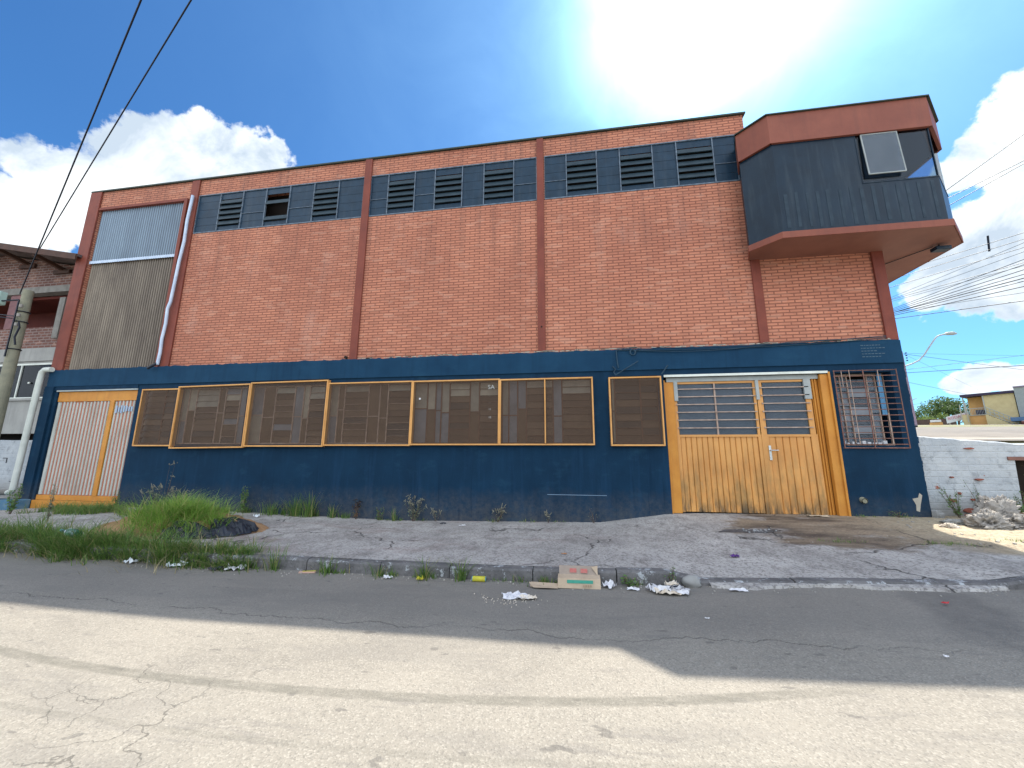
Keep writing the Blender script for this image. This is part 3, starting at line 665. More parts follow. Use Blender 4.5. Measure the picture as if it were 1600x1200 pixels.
# louvre windows
def louvre_window(x0, x1, z0, z1, cols, lv, opened=None):
    fr = MB(); ins = MB(); bl = MB(); h = z1-z0
    fr.box(x0+.003, x1-.003, -.012, .03, z0+.003, z0+.03); fr.box(x0+.003, x1-.003, -.012, .03, z1-.03, z1-.003)
    X = x0; tot = sum(cols)
    for i, w in enumerate(cols):
        xa, xb = X, X+(x1-x0)*w/tot; X = xb
        fr.box(xa-.010 if i else xa+.003, xa+.012, -.016, .03, z0+.03, z1-.03)
        for k in range(1, 5):
            zz = z0+h*k/5
            if not lv[i]: ins.box(xa+.012, xb-.010, .012, .016+.004*((k+i) % 2), zz-h/5+.003, zz-.003)
        if not lv[i]:
            ins.box(xa+.012, xb-.010, .012, .018, z1-h/5+.003, z1-.03)
            if R.random() < .6: fr.box(xa+.012, xb-.010, -.004, .010, z0+h*.4, z0+h*.4+.012)
        else:
            ins.box(xa+.012, xb-.010, .012, .018, z1-.20, z1-.03); ins.box(xa+.012, xb-.010, .012, .018, z0+.03, z0+.16)
            ns = 5; za, zb = z0+.17, z1-.21
            for k in range(ns):
                zz = za+(zb-za)*(k+.5)/ns; th = .066
                if opened == i and k in (1, 2, 4): continue
                bl.obox((xa+.015, -.035, zz-th), (xb-xa-.028, 0, 0), (0, .045, .128), (0, .004, .003))
                if k % 2 == 0: bl.box(xa+.0122, xb-.0102, -.022, -.012, zz-th-.006, zz-th+.010)
    fr.box(x1-.018, x1-.003, -.016, .03, z0+.03, z1-.03)
    w = fr.build('louvre_window', rail_m, B)
    ins.build('fixed_pane', louvre_m, w); bl.build('louvre_blade', blade_m, w)
louvre_window(*lou[0], [1,1,1,1,1,1,1], [0,1,0,1,0,1,0], 3)
louvre_window(*lou[1], [95,140,105,138,108,145,110], [0,1,0,1,0,1,0])
louvre_window(*lou[2], [110,150,112,155,112,165,105], [0,1,0,1,0,1,0])

# blue lower wall with openings
wins = [(-10.66,-9.66),(-9.50,-7.66),(-7.54,-5.62),(-5.50,-3.54),(-3.46,-1.56),(-1.48,.40),(.80,1.72)]
gate_h = (-13.30,-10.80,-1.12,1.62)
door_h = (1.83,4.81,-1.10,1.59)
grille_h = (4.93,5.86,.22,1.58)
holes = [(a, b, .25, 1.62) for a, b in wins] + [gate_h, door_h, grille_h]
mb = MB(); wall(mb, XL-.02, XR+.02, -1.6, 1.74, holes, -.03, .37); mb.build('painted_wall', blue, B)
mb = MB(); mb.box(XL-.02, XR+.02, -.055, -.001, 1.74, 2.17)
vs = []; k = 260
for i in range(k+1):
    x = XL-.02+(XR+.04-XL)*i/k; zt = 2.185+.020*fbm(x, 0, 0, 3)+.022*noise.noise(Vector((x*11, 0, 2)))
    vs += [(x, -.057, 2.10), (x, -.057, zt)]
mb.add(vs, [(i*2, i*2+2, i*2+3, i*2+1) for i in range(k)])
mb.build('beam_band', blue_band, B)
# whitish crumbs of mortar above the band
mb = MB()
for i in range(150):
    x = R.uniform(-5, 5.9); w = R.uniform(.02, .16); z = 2.19+.015*fbm(x, 0, 0, 3)+R.uniform(-.004, .012)
    mb.box(x, x+w, -.062, -.054, z, z+R.uniform(.006, .02))
mb.build('mortar_crumbs', palecon, B)
mb = MB(); mb.box(XL-.035, XL+.26, -.075, -.032, -1.6, 1.738); mb.box(XL+.28-.02, -10.80, -.045, -.031, 1.628, 1.735); mb.build('corner_pier', blue, B)
# ragged painted corner edge at the right
mb = MB()
for i in range(46):
    z = -1.0+i*.06; mb.box(XR+.001, XR+.028+.03*abs(noise.noise(Vector((0, 5, z*5)))), -.02, .10, z, z+.058)
mb.build('ragged_corner', blue, B)

# screened windows
pane_cols = [(.085,.05,.03),(.14,.09,.055),(.36,.34,.28),(.22,.24,.27),(.04,.032,.028),(.46,.42,.33)]
panem = [paint('window_pane_tone_%s' % nm, c, tuple(q*.7 for q in c), .35, 3, None, 0, .1, 0) for nm, c in zip(('brown','tan','beige','grey','umber','cream'), pane_cols)]
fx = [(-10.72,-9.60,.20,1.62,0),(-9.64,-7.62,.165,1.69,1),(-7.61,-5.58,.19,1.73,1),(-5.58,-3.51,.21,1.655,0),(-3.51,-1.53,.225,1.65,0),(-1.53,.44,.225,1.635,0),(.76,1.80,.21,1.615,2)]
def screened_window(i):
    xa, xb = wins[i]; r = random.Random(50+i*7)
    fr = MB(); y0, y1 = .03, .06
    z0, z1 = .25, 1.62
    fr.box(xa, xb, y0, y1, z0, z0+.03); fr.box(xa, xb, y0, y1, z1-.03, z1)
    # columns of the steel louvre window
    W = xb-xa; spec = []
    pat = {0:[.10,.55,.35],1:[.10,.12,.34,.10,.22,.12],2:[.16,.16,.26,.12,.08,.22],3:[.10,.08,.30,.14,.10,.28],4:[.16,.10,.07,.10,.24,.11,.22],5:[.08,.10,.10,.30,.10,.32],6:[.08,.55,.37]}[i]
    s = sum(pat); x = xa
    panes = {k: MB() for k in range(6)}
    for j, w in enumerate(pat):
        xn = x+W*w/s
        fr.box(xn-.012, xn+.012, y0-.004, y1, z0+.03, z1-.03)
        if w/s <= .165:   # narrow fixed strip, two heights of pale or rusty infill
            zc = z0+(z1-z0)*r.uniform(.4, .6)
            k1 = r.choice([2, 3, 5, 3]); k2 = r.choice([2, 3, 3, 1])
            if i == 0 or r.random() < .2: k1 = k2 = 1
            panes[k1].box(x+.012, xn-.012, .045, .052, zc+.01, z1-.03); panes[k2].box(x+.012, xn-.012, .045, .052, z0+.03, zc-.01)
            fr.box(x+.012, xn-.012, y0, y1-.01, zc-.01, zc+.01)
        else:
            ns = 9; zt = z1-.04; hh = (zt-z0-.03)/ns
            top = r.choice([1, 2, 2, 1])
            for k in range(ns):
                zz = z0+.03+hh*k; kk = (5 if i in (1, 4) else 2) if k >= ns-top else r.choice([0, 0, 4, 0, 1] if i != 5 else [0, 1, 0])
                if i in (1, 2) and r.random() < .3: kk = r.choice([1, 2, 3])
                if i == 6 or i == 0: kk = r.choice([0, 4, 4, 1])
                tl = r.uniform(.010, .035)
                panes[kk].obox((x+.014, .050-tl, zz), (xn-x-.028, 0, 0), (0, tl, hh*.97), (0, .004, -.002))
                if r.random() < .55: fr.box(x+.012, xn-.012, y0-.006, y0+.004, zz-.004, zz+.004)
        x = xn
    fr.box(xa, xa+.02, y0, y1, z0+.03, z1-.03)
    win = fr.build('window', palebar if i in (1, 2, 3) else steelbrown, B)
    for k, p in panes.items():
        if p.v: p.build('pane', panem[k], win)
    # projecting yellow frame with mesh
    a, b, c, d, sh = fx[i]; f = MB(); yo, yi = -.13, -.032; t = .030; a, b, c, d = (q*.9838 for q in (a, b, c, d))
    f.box(a, b, yo, yi, c, c+t); f.box(a, b, yo, yi, d-t, d)
    f.box(a, a+t, yo, yi, c+t, d-t); f.box(b-t, b, yo, yi, c+t, d-t)
    if i == 0:  f.box(b-t-.002, b-t, yo-.004, yo, c+t, d-t)
    # slight skew of the boxes
    if i == 1: f.v = [(x, y, z + (x-b)*.012) for x, y, z in f.v]
    if i == 2: f.v = [(x, y, z + (x-b)*.008 if z > 1 else z) for x, y, z in f.v]
    f.v = [(x, y-.012 if sh == 1 else y, z) for x, y, z in f.v]
    f.build('screen_frame', yframe, win, .003)
    s_ = MB(); s_.quad((a+t, -.115, c+t), (b-t, -.115, c+t), (b-t, -.115, d-t), (a+t, -.115, d-t)); s_.build('mesh_screen', screen_m, win)
    return win
W_ = [screened_window(i) for i in range(7)]
# text marks on the fifth window's pane
def text_mesh(txt, size, loc, mat, parent, name, rot=(math.pi/2, 0, 0), ext=.001, local=False):
    cu = bpy.data.curves.new(name, 'FONT'); cu.body = txt; cu.size = size; cu.extrude = ext
    to = bpy.data.objects.new(name, cu); C.objects.link(to)
    dg = bpy.context.evaluated_depsgraph_get(); me = bpy.data.meshes.new_from_object(to.evaluated_get(dg))
    bpy.data.objects.remove(to)
    me.materials.clear(); me.materials.append(mat)
    o = bpy.data.objects.new(name, me); C.objects.link(o); o.parent = parent
    L = Vector(loc)
    if parent is not None and parent.type == 'EMPTY': L -= Vector(parent.location)
    o.location = L; o.rotation_euler = rot
    return o
text_mesh("SA", .13, (-1.76,-.128,1.40), paint('chalk_white', (.42,.42,.40)), W_[4], 'lettering')
for zz, s in ((1.24, '-'), (1.10, '. .'), (.95, '11'), (.78, '10')):
    text_mesh(s, .06, (-1.74,-.128,zz), MATS['chalk_white'], W_[4], 'lettering')
MB().tube([(-3.27,-.128,1.22),(-3.27,-.132,1.22)], .022, 10).build('round_sticker', paper_m, W_[4])
m = MB(); m.box(-.56,-.535,-.16,-.132,.26,1.60); m.build('yellow_post', yframe, W_[5])

# gate with corrugated leaf
g = MB(); g.box(-13.295,-10.805,.02,.06,-1.0,1.60)
gate = g.build('gate', ribo, B)
m = MB(); m.box(-13.28,-10.82,-.01,.019,1.34,1.598); m.box(-11.60,-11.47,-.02,.019,-1.0,1.34); m.box(-13.29,-10.81,-.01,.019,-1.12,-1.0); m.build('gate_frame', yellow, gate, .004)
m = MB(); r = random.Random(3); x = -13.27; i = 0
while x < -10.86:
    if -11.62 < x+.04 < -11.46: x = -11.465; continue
    w = .060 if x > -13.2 else .12
    top = 1.33+r.uniform(-.02, .025)
    m.tube([(x+w/2, .018, -.985), (x+w/2, .018, top)], w/2*.95, 6)
    x += w+.047
m.v = [(x, .018+(y-.018)*.7, z) for x, y, z in m.v]
m.build('white_rib', ribw, gate)
m = MB(); m.box(-13.31,-10.79,-.055,-.031,1.60,1.635); m.build('lintel_strip', greyp, B)
m = MB(); m.box(-13.3,-10.8,-.07,.3,-1.35,-1.12); m.build('threshold', yellow, B)
# graffiti-like faded blue on gate ribs
m = MB()
for k in range(7):
    xx = -11.40+k*.107/1.0*.72; m.box(xx, xx+.045, -.012, -.006, 1.02+r.uniform(0, .05), 1.20+r.uniform(-.05, .03))
m.build('faded_blue_mark', paint('faded_blue', (.30,.42,.60), (.42,.48,.55), .7, 20), gate)

# big door
D = MB(); D.box(1.86,2.03,.02,.09,-1.05,1.48); D.box(4.54,4.66,.06,.12,-1.05,1.48); D.box(4.665,4.80,-.03,.06,-1.06,1.56)
for xx in (4.555, 4.60): D.box(xx, xx+.02, .03, .06, -1.05, 1.48)
D.box(4.795,4.83,-.065,-.031,-1.05,1.60); D.box(1.835,1.86,-.01,.09,-1.06,1.52)
door_frame = D.build('door_frame', yellow, B, .004)
m = MB(); m.box(1.84,4.80,-.06,-.031,1.575,1.62); m.build('door_rail', whitep, door_frame)
m = MB(); m.box(1.90,4.66,.02,.09,1.485,1.572); m.box(3.545,3.60,.01,.05,1.10,1.484); m.box(4.40,4.52,.02,.055,1.10,1.484); m.box(2.03,2.10,.01,.055,1.10,1.484); m.build('grey_top_rail', greyp, door_frame)
def leaf(x0, x1, nplank, stile, mull=None):
    L = MB(); y = .055
    L.box(x0, x1, y-.012, y+.03, .385, .43); L.box(x0, x1, y-.012, y+.03, 1.44, 1.483)
    for xx in (x0, x1-stile): L.box(xx, xx+stile, y-.012, y+.03, -1.03, .385); L.box(xx, xx+stile*.8, y-.012, y+.03, .43, 1.44)
    xa, xb = x0+stile, x1-stile; w = (xb-xa)/nplank
    for k in range(nplank):
        xx = xa+k*w
        L.add([(xx+.001, y+.022, -1.02), (xx+.012, y+.006, -1.02), (xx+w-.012, y+.006, -1.02), (xx+w-.001, y+.022, -1.02),
               (xx+.001, y+.022, .385), (xx+.012, y+.006, .385), (xx+w-.012, y+.006, .385), (xx+w-.001, y+.022, .385)],
              [(0,1,5,4), (1,2,6,5), (2,3,7,6)])
    o = L.build('door_leaf', plankm, B, .002)
    g_ = MB(); g_.box(x0+stile, x1-stile, y+.012, y+.018, .43, 1.44); g_.build('glass', glass_haze, o)
    bk = MB(); bk.box(x0+stile, x1-stile, y+.10, y+.12, .43, 1.44); bk.build('blind', paint('blue_grey_blind_'+str(nplank), (.13,.17,.20), (.10,.13,.155), .8, 3), o)
    b_ = MB()
    for k in range(6):
        zz = .56+k*.155; b_.box(x0+stile*.5, x1-stile*.5, y-.035, y-.015, zz-.009, zz+.009)
        b_.box(x0+stile*.5, x0+stile*.5+.02, y-.015, y-.011, zz-.02, zz+.02)
    if mull: b_.box(mull-.014, mull+.014, y-.011, y+.011, .43, 1.44)
    b_.build('window_bar', palebar, o)
    return o
l1 = leaf(2.035, 3.565, 14, .06, 2.80)
l2 = leaf(3.575, 4.535, 6, .115)
m = MB(); m.box(3.66,3.70,.025,.043,-.05,.22); m.tube([(3.68,.03,.13),(3.68,-.02,.13),(3.80,-.025,.13)], .012, 8); m.tube([(3.68,.03,.0),(3.68,.015,.0)], .018, 10); m.build('handle', chrome, l2)
m = MB(); m.box(3.565,3.585,.035,.043,-1.0,1.44); m.build('astragal', plankm, l2)

# barred window at the right
fr = MB(); fr.box(4.93,5.86,.16,.20,.22,.26); fr.box(4.93,5.86,.16,.20,1.54,1.58)
for xx in (4.93, 5.10, 5.22, 5.56, 5.70, 5.84): fr.box(xx, xx+.018, .155, .20, .26, 1.54)
gw = fr.build('window', palebar, B)
r = random.Random(9); pa = [MB() for _ in range(3)]
for (xa, xb) in ((4.948,5.10),(5.118,5.22),(5.578,5.70)):
    for k in range(9):
        zz = .26+k*.142; kk = r.choice([0, 0, 1]); t_ = r.uniform(.01,.03)
        pa[kk].obox((xa, .17-t_+.02, zz), (xb-xa, 0, 0), (0, t_, .136), (0, .003, 0))
for k in range(7):
    zz = .26+k*.175; pa[2 if k % 2 == 0 else 1].obox((5.238, .16, zz), (.322, 0, 0), (0, .02, .168), (0, .003, 0))
pa[0].build('papered_pane', glass_pale, gw); pa[1].build('papered_pane', panem[3], gw); pa[2].build('dark_pane', glass_haze, gw)
MB().box(5.725,5.80,.12,.14,.78,1.57).build('blue_curtain', paint('blue_curtain', (.13,.33,.55), (.10,.27,.47), .7, 4), gw)
m = MB()
for k in range(9): m.box(4.96+k*.085, 4.96+k*.085+r.uniform(.03,.08), .10, .15, .245, .262+r.uniform(.01,.05))
m.build('plaster_rubble', paper_m, gw)
m = MB()
for k in range(14): zz = .24+k*.105; m.tube([(4.875,-.075,zz),(5.915,-.075,zz)], .008, 6)
for xx in (4.88, 5.365, 5.91): m.tube([(xx,-.088,.17),(xx,-.088,1.615)], .009, 6)
m.tube([(4.87,-.075,.175),(5.92,-.075,.175)], .011, 6)
m.build('security_grille', rust, B)
m = MB(); m.tube([(5.13,-.095,.24),(5.13,-.095,1.615)], .006, 6); m.tube([(5.66,-.095,.24),(5.66,-.095,.80)], .006, 6); m.tube([(5.60,-.095,1.3),(5.60,-.095,1.60)], .006, 6); m.tube([(5.0,-.095,1.3),(5.0,-.095,1.60)], .006, 6); m.build('grille_upright', palebar, B)

# small wall details
m = MB(); m.tube([(5.06,-.01,-.73),(5.06,-.09,-.75)], .05, 12, False); m.tube([(5.06,-.085,-.75),(5.06,-.088,-.75)], .036, 12); m.build('drain_spout', polem, B)
m = MB(); m.add([(5.84,-.033,-.70),(5.93,-.033,-.68),(5.96,-.033,-.60),(6.0,-.033,-.64),(5.95,-.033,-.80),(5.92,-.033,-.92),(5.87,-.033,-.90),(5.88,-.033,-.8)], [tuple(range(8))]); m.build('paint_chip', palecon, B)
m = MB(); m.box(-.53,.63,-.034,-.0315,-.755,-.745); m.build('scratch', paint('pale_scratch', (.2,.3,.42)), B)
m = MB(); m.tube([(-.61,-.05,2.76),(-.61,-.047,2.76)], .02, 8); m.tube([(-5.17,-.02,2.24),(-5.17,-.06,2.24)], .035, 8); m.build('wall_hole', darkvoid, B)
for i in range(5):
    m = MB(); w = [.30,.38,.25,.34,.30][i]; xx = 5.42; zz = 2.08-i*.055
    while xx < 5.42+w:
        l_ = R.uniform(.02,.05); m.box(xx, xx+l_, -.0590, -.0575, zz, zz+.014); xx += l_+.014
    m.build('faint_stencil_line', paint('faint_stencil_%s' % 'abcde'[i], (.09,.15,.20)), B)
# loose cables at the beam
m = MB()
for k in range(3):
    pts = []
    for i in range(30):
        t = i/29; x = .95+t*4.9; z = 2.16+.02*k-.10*math.sin(math.pi*min(1, t*1.5))*(k == 1)-.05*math.sin(math.pi*t)*(k != 1)+.05*t*t
        pts.append((x, -.075-.01*k, z))
    m.tube(pts, .007, 5)
m.tube([(1.26+.065*math.cos(a*.5)*(1-.01*a), -.085-.002*(a % 3), 2.11+.06*math.sin(a*.5)) for a in range(40)], .008, 5)
m.tube([(.93,-.08,2.16),(.94,-.08,1.95),(.96,-.08,1.79)], .012, 6)
m.tube([(.84,-.08,1.83),(.90,-.09,1.76),(.86,-.09,1.70),(.90,-.10,1.63)], .012, 6)
m.tube([(.90,-.10,1.64),(1.35,-.12,1.91)], .011, 6); m.tube([(1.79,-.10,1.63),(1.91,-.14,1.80)], .014, 6)
m.build('loose_cable', paint('painted_cable', (.03,.07,.11), (.02,.04,.06), .5, 5), B)
# wall-mounted white drain pipe at the left corner
m = MB(); m.tube([(-13.52,-.12,2.19),(-13.74,-.12,2.19),(-13.82,-.12,2.12),(-13.84,-.12,1.9),(-13.84,-.14,-.86),(-13.88,-.14,-.93),(-13.98,-.14,-.95)], .065, 10)
m.build('drainpipe', whitep, B)
m = MB(); m.tube([(-13.98,-.14,-.95),(-14.22,-.14,-.95)], .07, 10); m.build('pipe_sleeve', concrete_d, B)
m = MB(); m.tube([(-14.22,-.14,-.95),(-14.38,-.14,-.96),(-14.42,-.14,-1.04),(-14.43,-.14,-1.25)], .065, 10); m.build('drainpipe', whitep, B)
m = MB(); m.box(-14.25,-13.32,-.42,-.06,-1.45,-1.10); m.build('corner_step', paint('flaking_blue_block', (.05,.16,.28), (.16,.24,.28), .8, 6), B, .02)

# ---- corner room (tower)
poly = [(3.74,0.10),(3.56,-.36),(3.97,-.79),(6.62,-.79),(7.31,-.12),(7.31,6.0),(3.74,6.0)]
def off(poly, d):
    cx = 5.4; cy = 2.6; out = []
    for x, y in poly:
        v = Vector((x-cx, y-cy)); out.append((x+d*(1 if x > cx else -1)*.9, y-d if y < 1 else y+d))
    return out
m = MB(); m.prism(off(poly, .03), 3.99, 4.10); o = m.build('floor_slab', soffit_m, B)
m = MB(); P = off(poly, .045)
for i in range(5):
    a, b = P[i], P[i+1]; d = (Vector(b)-Vector(a)).normalized(); nrm = Vector((d.y, -d.x))
    a3 = Vector((a[0], a[1], 3.985)); m.obox(a3, (b[0]-a[0], b[1]-a[1], 0), (-nrm.x*.014, -nrm.y*.014, 0), (0, 0, .125))
m.build('slab_edge', redfascia, B)
# panels and glass
def face(i, z0, z1, t, inset, mbq, f0=0.0, f1=1.0):
    a, b = Vector((*poly[i], 0)), Vector((*poly[i+1], 0)); d = b-a; nrm = Vector((d.y, -d.x, 0)).normalized()
    s = a+d*f0-nrm*inset; s.z = z0; mbq.obox(s, d*(f1-f0), -nrm*t, (0, 0, z1-z0))
m = MB()
for i in (0, 1, 2, 3, 4): face(i, 4.112, 4.98, .04, 0.0, m)
lowp = m.build('lower_panel', darkpanel, B)
m = MB()
r = random.Random(5)
for k in range(14):
    x = 4.05+k*.185+r.uniform(-.02,.02); z0 = 4.16+r.uniform(0,.05); z1 = 4.93-r.uniform(0,.04)
    m.box(x, x+.045+.02*r.random(), -.7935, -.7905, z0, z1)
m.build('faded_strip', paint('faded_adhesive', (.025,.045,.065), (.010,.024,.04), .5, 6), lowp)
m = MB()
for i in (0, 1): face(i, 4.98, 6.0, .03, .0, m)
face(2, 4.98, 6.0, .03, 0, m, 0, .54)
m.build('upper_panel', darkpanel, B)
m = MB()
face(2, 4.99, 6.0, .012, .01, m, .54, 1.0); face(3, 4.99, 6.0, .012, .01, m)
gl = m.build('window_glass', glass_dark, B)
m = MB(); face(4, 4.99, 6.0, .012, .01, m); m.build('side_glass', glass_clear, B)
m = MB()
for f0 in (.54, .995): face(2, 4.98, 6.0, .03, -.006, m, f0, f0+.005)
face(2, 4.975, 5.0, .03, -.008, m, .54, 1.0); face(3, 4.975, 5.0, .03, -.008, m)
for f0 in (.18, .36, .54, .72): face(4, 4.98, 6.0, .04, -.004, m, f0, f0+.006)
m.build('glazing_bar', darkpanel, B)
# open awning pane
ang = math.radians(2.5)
def awp(x, s, o=0): return (x, -.80-math.sin(ang)*s-o, 5.98-math.cos(ang)*s)
m = MB(); L_ = .86
m.add([awp(5.50,0), awp(6.09,0), awp(6.09,L_), awp(5.50,L_), awp(5.50,0,.01), awp(6.09,0,.01), awp(6.09,L_,.01), awp(5.50,L_,.01)], [(0,1,2,3),(7,6,5,4),(0,4,5,1),(1,5,6,2),(2,6,7,3),(3,7,4,0)])
aw = m.build('awning_pane', glass_mat('bluish_awning_glass', (.45,.55,.65), .12, .30, refl=.6), B)
m = MB()
for a, b in ((awp(5.50,0,.005),awp(6.09,0,.005)),(awp(6.09,0,.005),awp(6.09,L_,.005)),(awp(6.09,L_,.005),awp(5.50,L_,.005)),(awp(5.50,L_,.005),awp(5.50,0,.005))): m.tube([a, b], .012, 6)
m.build('pane_frame', greyp, aw)
# room inside: ceiling, partition
m = MB(); m.prism(off(poly, -.06), 5.985, 6.0); m.build('room_ceiling', paint('room_ceiling_board', (.035,.045,.06)), B)
m = MB(); m.box(5.35, 5.40, -.72, 5.9, 4.1, 5.985); m.build('partition', paint('partition_grey', (.07,.08,.10)), B)
m = MB(); m.box(3.92, 3.96, -.2, 5.9, 4.1, 6.0); m.build('inner_wall', redp, B)
# fascia
m = MB(); P2 = off(poly, .045)
for i in range(5):
    a, b = P2[i], P2[i+1]; d = Vector((b[0]-a[0], b[1]-a[1], 0)); nrm = Vector((d.y, -d.x, 0)).normalized()
    m.obox((a[0], a[1], 6.0), d, -nrm*.05, (0, 0, .62))
m.prism(off(poly, -.02), 6.05, 6.57)
m.build('fascia', redfascia, B)
m = MB()
for i in range(5):
    a, b = off(poly, .075)[i], off(poly, .075)[i+1]; d = Vector((b[0]-a[0], b[1]-a[1], 0)); nrm = Vector((d.y, -d.x, 0)).normalized()
    m.obox((a[0], a[1], 6.621), d, -nrm*.08, (0, 0, .022))
m.build('fascia_cap', copingm, B)
m = MB(); m.box(6.85,7.10,-.22,-.08,3.86,3.93); m.tube([(6.98,-.12,3.93),(6.98,-.12,3.995)], .015, 6); m.build('flood_lamp', darkpanel, B, .01)
m = MB(); m.tube([(6.9,-.1,3.975),(6.3,.9,3.972),(6.12,2.2,3.972)], .008, 5); m.build('soffit_cable', cable_m, B)

# ------------------------------------------------------------------ retaining wall on the right
W = thing('retaining_wall', 'flaking whitewashed retaining wall right of the blue corner', 'wall', (6.8, .3, -.9))
mb = MB(); k = 60; vs = []
x0, x1 = 6.10, 9.6
def topz(x): return .40-.13*(x-6.1)/1.5+.018*fbm(x, 0, 0, 4)
holes_w = (7.50, 9.2)
for i in range(k+1):
    x = x0+(x1-x0)*i/k; zt = topz(x); zb = -1.2 if not (holes_w[0] < x < holes_w[1]) else .02
    dy = .02*fbm(x, 3, 1, 2)
    vs += [(x, .05+dy, zb), (x, .05+dy*.5, (zb+zt)/2), (x, .05+dy, zt-.02), (x, .09, zt), (x, .45, zt+.01), (x, .45, zb)]
mb.add(vs, [(i*6+j, (i+1)*6+j, (i+1)*6+(j+1) % 6, i*6+(j+1) % 6) for i in range(k) for j in range(6)], False)
mb.add(vs[-6:], [(0,1,2,3,4,5)])
mb.build('whitewashed_brickwork', whitew, W)
m = MB(); m.box(7.47,9.2,.30,.44,-1.2,.03); m.build('dark_recess', darkvoid, W)
m = MB(); m.box(7.45,9.2,.03,.10,-.03,.03); m.build('rusty_lintel', rust, W)
# exposed bricks in the wall
m = MB(); r = random.Random(21)
for (x, z, w, h) in [(6.55,-.33,.06,.03),(6.95,-.36,.12,.04),(6.50,-.72,.12,.06),(6.80,-.70,.06,.04),(6.72,-.88,.2,.08),(7.25,-.86,.15,.07),(6.62,-.60,.04,.04),(7.0,-.72,.04,.04),(6.9,.17,.18,.03)]:
    n_ = 9; vs = [(x+w*math.cos(a*2*math.pi/n_)*r.uniform(.35,.55), .012, z+h*math.sin(a*2*math.pi/n_)*r.uniform(.35,.6)) for a in range(n_)]
    vs = [(a, b, c) for a, b, c in vs]; m.add(vs+[(p[0], .08, p[2]) for p in vs], [tuple(range(n_))]+[(i, (i+1) % n_, n_+(i+1) % n_, n_+i) for i in range(n_)])
m.build('exposed_brick', paint('bare_brick', (.30,.10,.07), (.18,.07,.05), .9, 9), W)

# ------------------------------------------------------------------ left neighbour
H = thing('brick_house', 'unfinished two storey brick house with gable roof left of the warehouse', 'house', (-17, .6, -1.3))
yh = .6
mb = MB(); mb.box(-24,-13.9,1.9,9,-1.4,4.8); mb.build('rear_block', brick_old, H)
# gable
mb = MB(); mb.add([(-22,yh,5.0),(-13.9,yh,5.0),(-13.9,yh,5.45),(-17.7,yh,6.18),(-22,yh,5.35),(-22,yh+.2,5.0),(-13.9,yh+.2,5.0),(-13.9,yh+.2,5.45),(-17.7,yh+.2,6.18),(-22,yh+.2,5.35)], [(0,1,2,3,4),(9,8,7,6,5),(0,5,6,1),(1,6,7,2),(2,7,8,3),(3,8,9,4),(4,9,5,0)]); mb.build('gable_wall', brick_old, H)
mb = MB(); mb.box(-22,-13.9,yh-.02,yh+.22,4.80,4.998); mb.build('ring_beam', concrete_d, H)
mb = MB(); mb.box(-22,-13.9,yh,yh+.2,3.06,3.70); mb.build('parapet_wall', brick_old, H)
mb = MB(); mb.box(-22,-13.9,yh-.015,yh+.21,2.66,3.055); mb.build('concrete_beam', concrete_pl, H)
for xx in (-17.0, -22.0): m = MB(); m.box(xx, xx+.38, yh+.02, yh+.22, 3.702, 4.798); m.build('column', paint('mauve_brick_column' if xx > -20 else 'mauve_brick_column_b', (.24,.13,.13), (.17,.09,.10), .9, 6), H)
mb = MB(); mb.box(-22,-13.9,yh+.22,1.9,4.70,4.78); mb.build('verandah_ceiling', ceilred, H)
mb = MB(); mb.box(-22,-13.9,1.80,1.895,3.0,4.70); mb.build('verandah_wall', ceilred, H)
mb = MB(); mb.box(-22,-13.9,yh+.22,1.9,2.9,3.0); mb.build('verandah_floor', concrete_pl, H)
mb = MB(); wall(mb, -22, -13.9, .56, 2.655, [(-21,-14.62,1.57,2.60)], yh+.02, .2); mb.box(-22,-13.9,yh-.03,yh+.02,1.50,1.565); mb.build('rendered_wall', concrete_pl, H)
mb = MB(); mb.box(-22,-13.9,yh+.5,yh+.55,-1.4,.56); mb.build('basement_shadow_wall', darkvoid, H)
w = MB(); y_ = yh+.05
w.box(-21,-14.62,y_-.03,y_+.03,2.55,2.60); w.box(-21,-14.62,y_-.03,y_+.03,1.57,1.60)
for xx in (-20,-18.6,-17.2,-15.95,-14.66): w.box(xx, xx+.04, y_-.025, y_+.03, 1.60, 2.55)
hw = w.build('window', whitep, H)
m = MB(); m.box(-21,-14.66,y_,y_+.006,1.60,2.55); m.build('glass', glass_mat('dark_house_glass', (.40,.42,.45), refl=.35), hw)
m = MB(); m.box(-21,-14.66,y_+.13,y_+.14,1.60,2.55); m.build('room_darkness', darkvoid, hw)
m = MB(); corr(m, -15.45, -14.68, y_+.06, 1.60, 2.55, .12, .02); m.build('curtain', curtain_m, hw)
m = MB(); m.tube([(-15.52,y_-.04,2.02),(-15.52,y_-.01,2.02)], .028, 10); m.build('latch', whitep, hw)
# roof with overhang
rf = MB()
for s, xe, ze in ((1,-13.5,5.42),(-1,-22.6,5.28)):
    a = Vector((-17.7,-.15,6.26)); e = Vector((xe,-.15,ze)); d = e-a
    rf.obox(a, d, (0, 9, 0), (0, 0, .07))
roof = rf.build('roof', roofm, H)
m = MB()
for xe, ze in ((-13.5,5.42),(-22.6,5.28)):
    a = Vector((-17.7,-.19,6.14)); e = Vector((xe,-.19,ze-.12)); m.obox(a, e-a, (0,.04,0), (0,0,.17))
m.build('barge_board', woodd, roof)
m = MB()
for xx in (-20,-18.8,-16.6,-15.2):
    zt = 6.2-abs(xx+17.7)*.2; m.obox((xx,-.12,zt-.12), (.10,0,0), (0,.72,-.14), (0,0,.10)); m.obox((xx-.25,yh-.02,zt-.34),(.6,0,0),(0,-.05,0),(0,0,.12))
m.build('rafter', woodd, roof)
m = MB(); m.box(-14.86,-14.66,yh-.12,yh-.04,3.30,4.55); m.build('hanging_sheet', concrete_d, H)
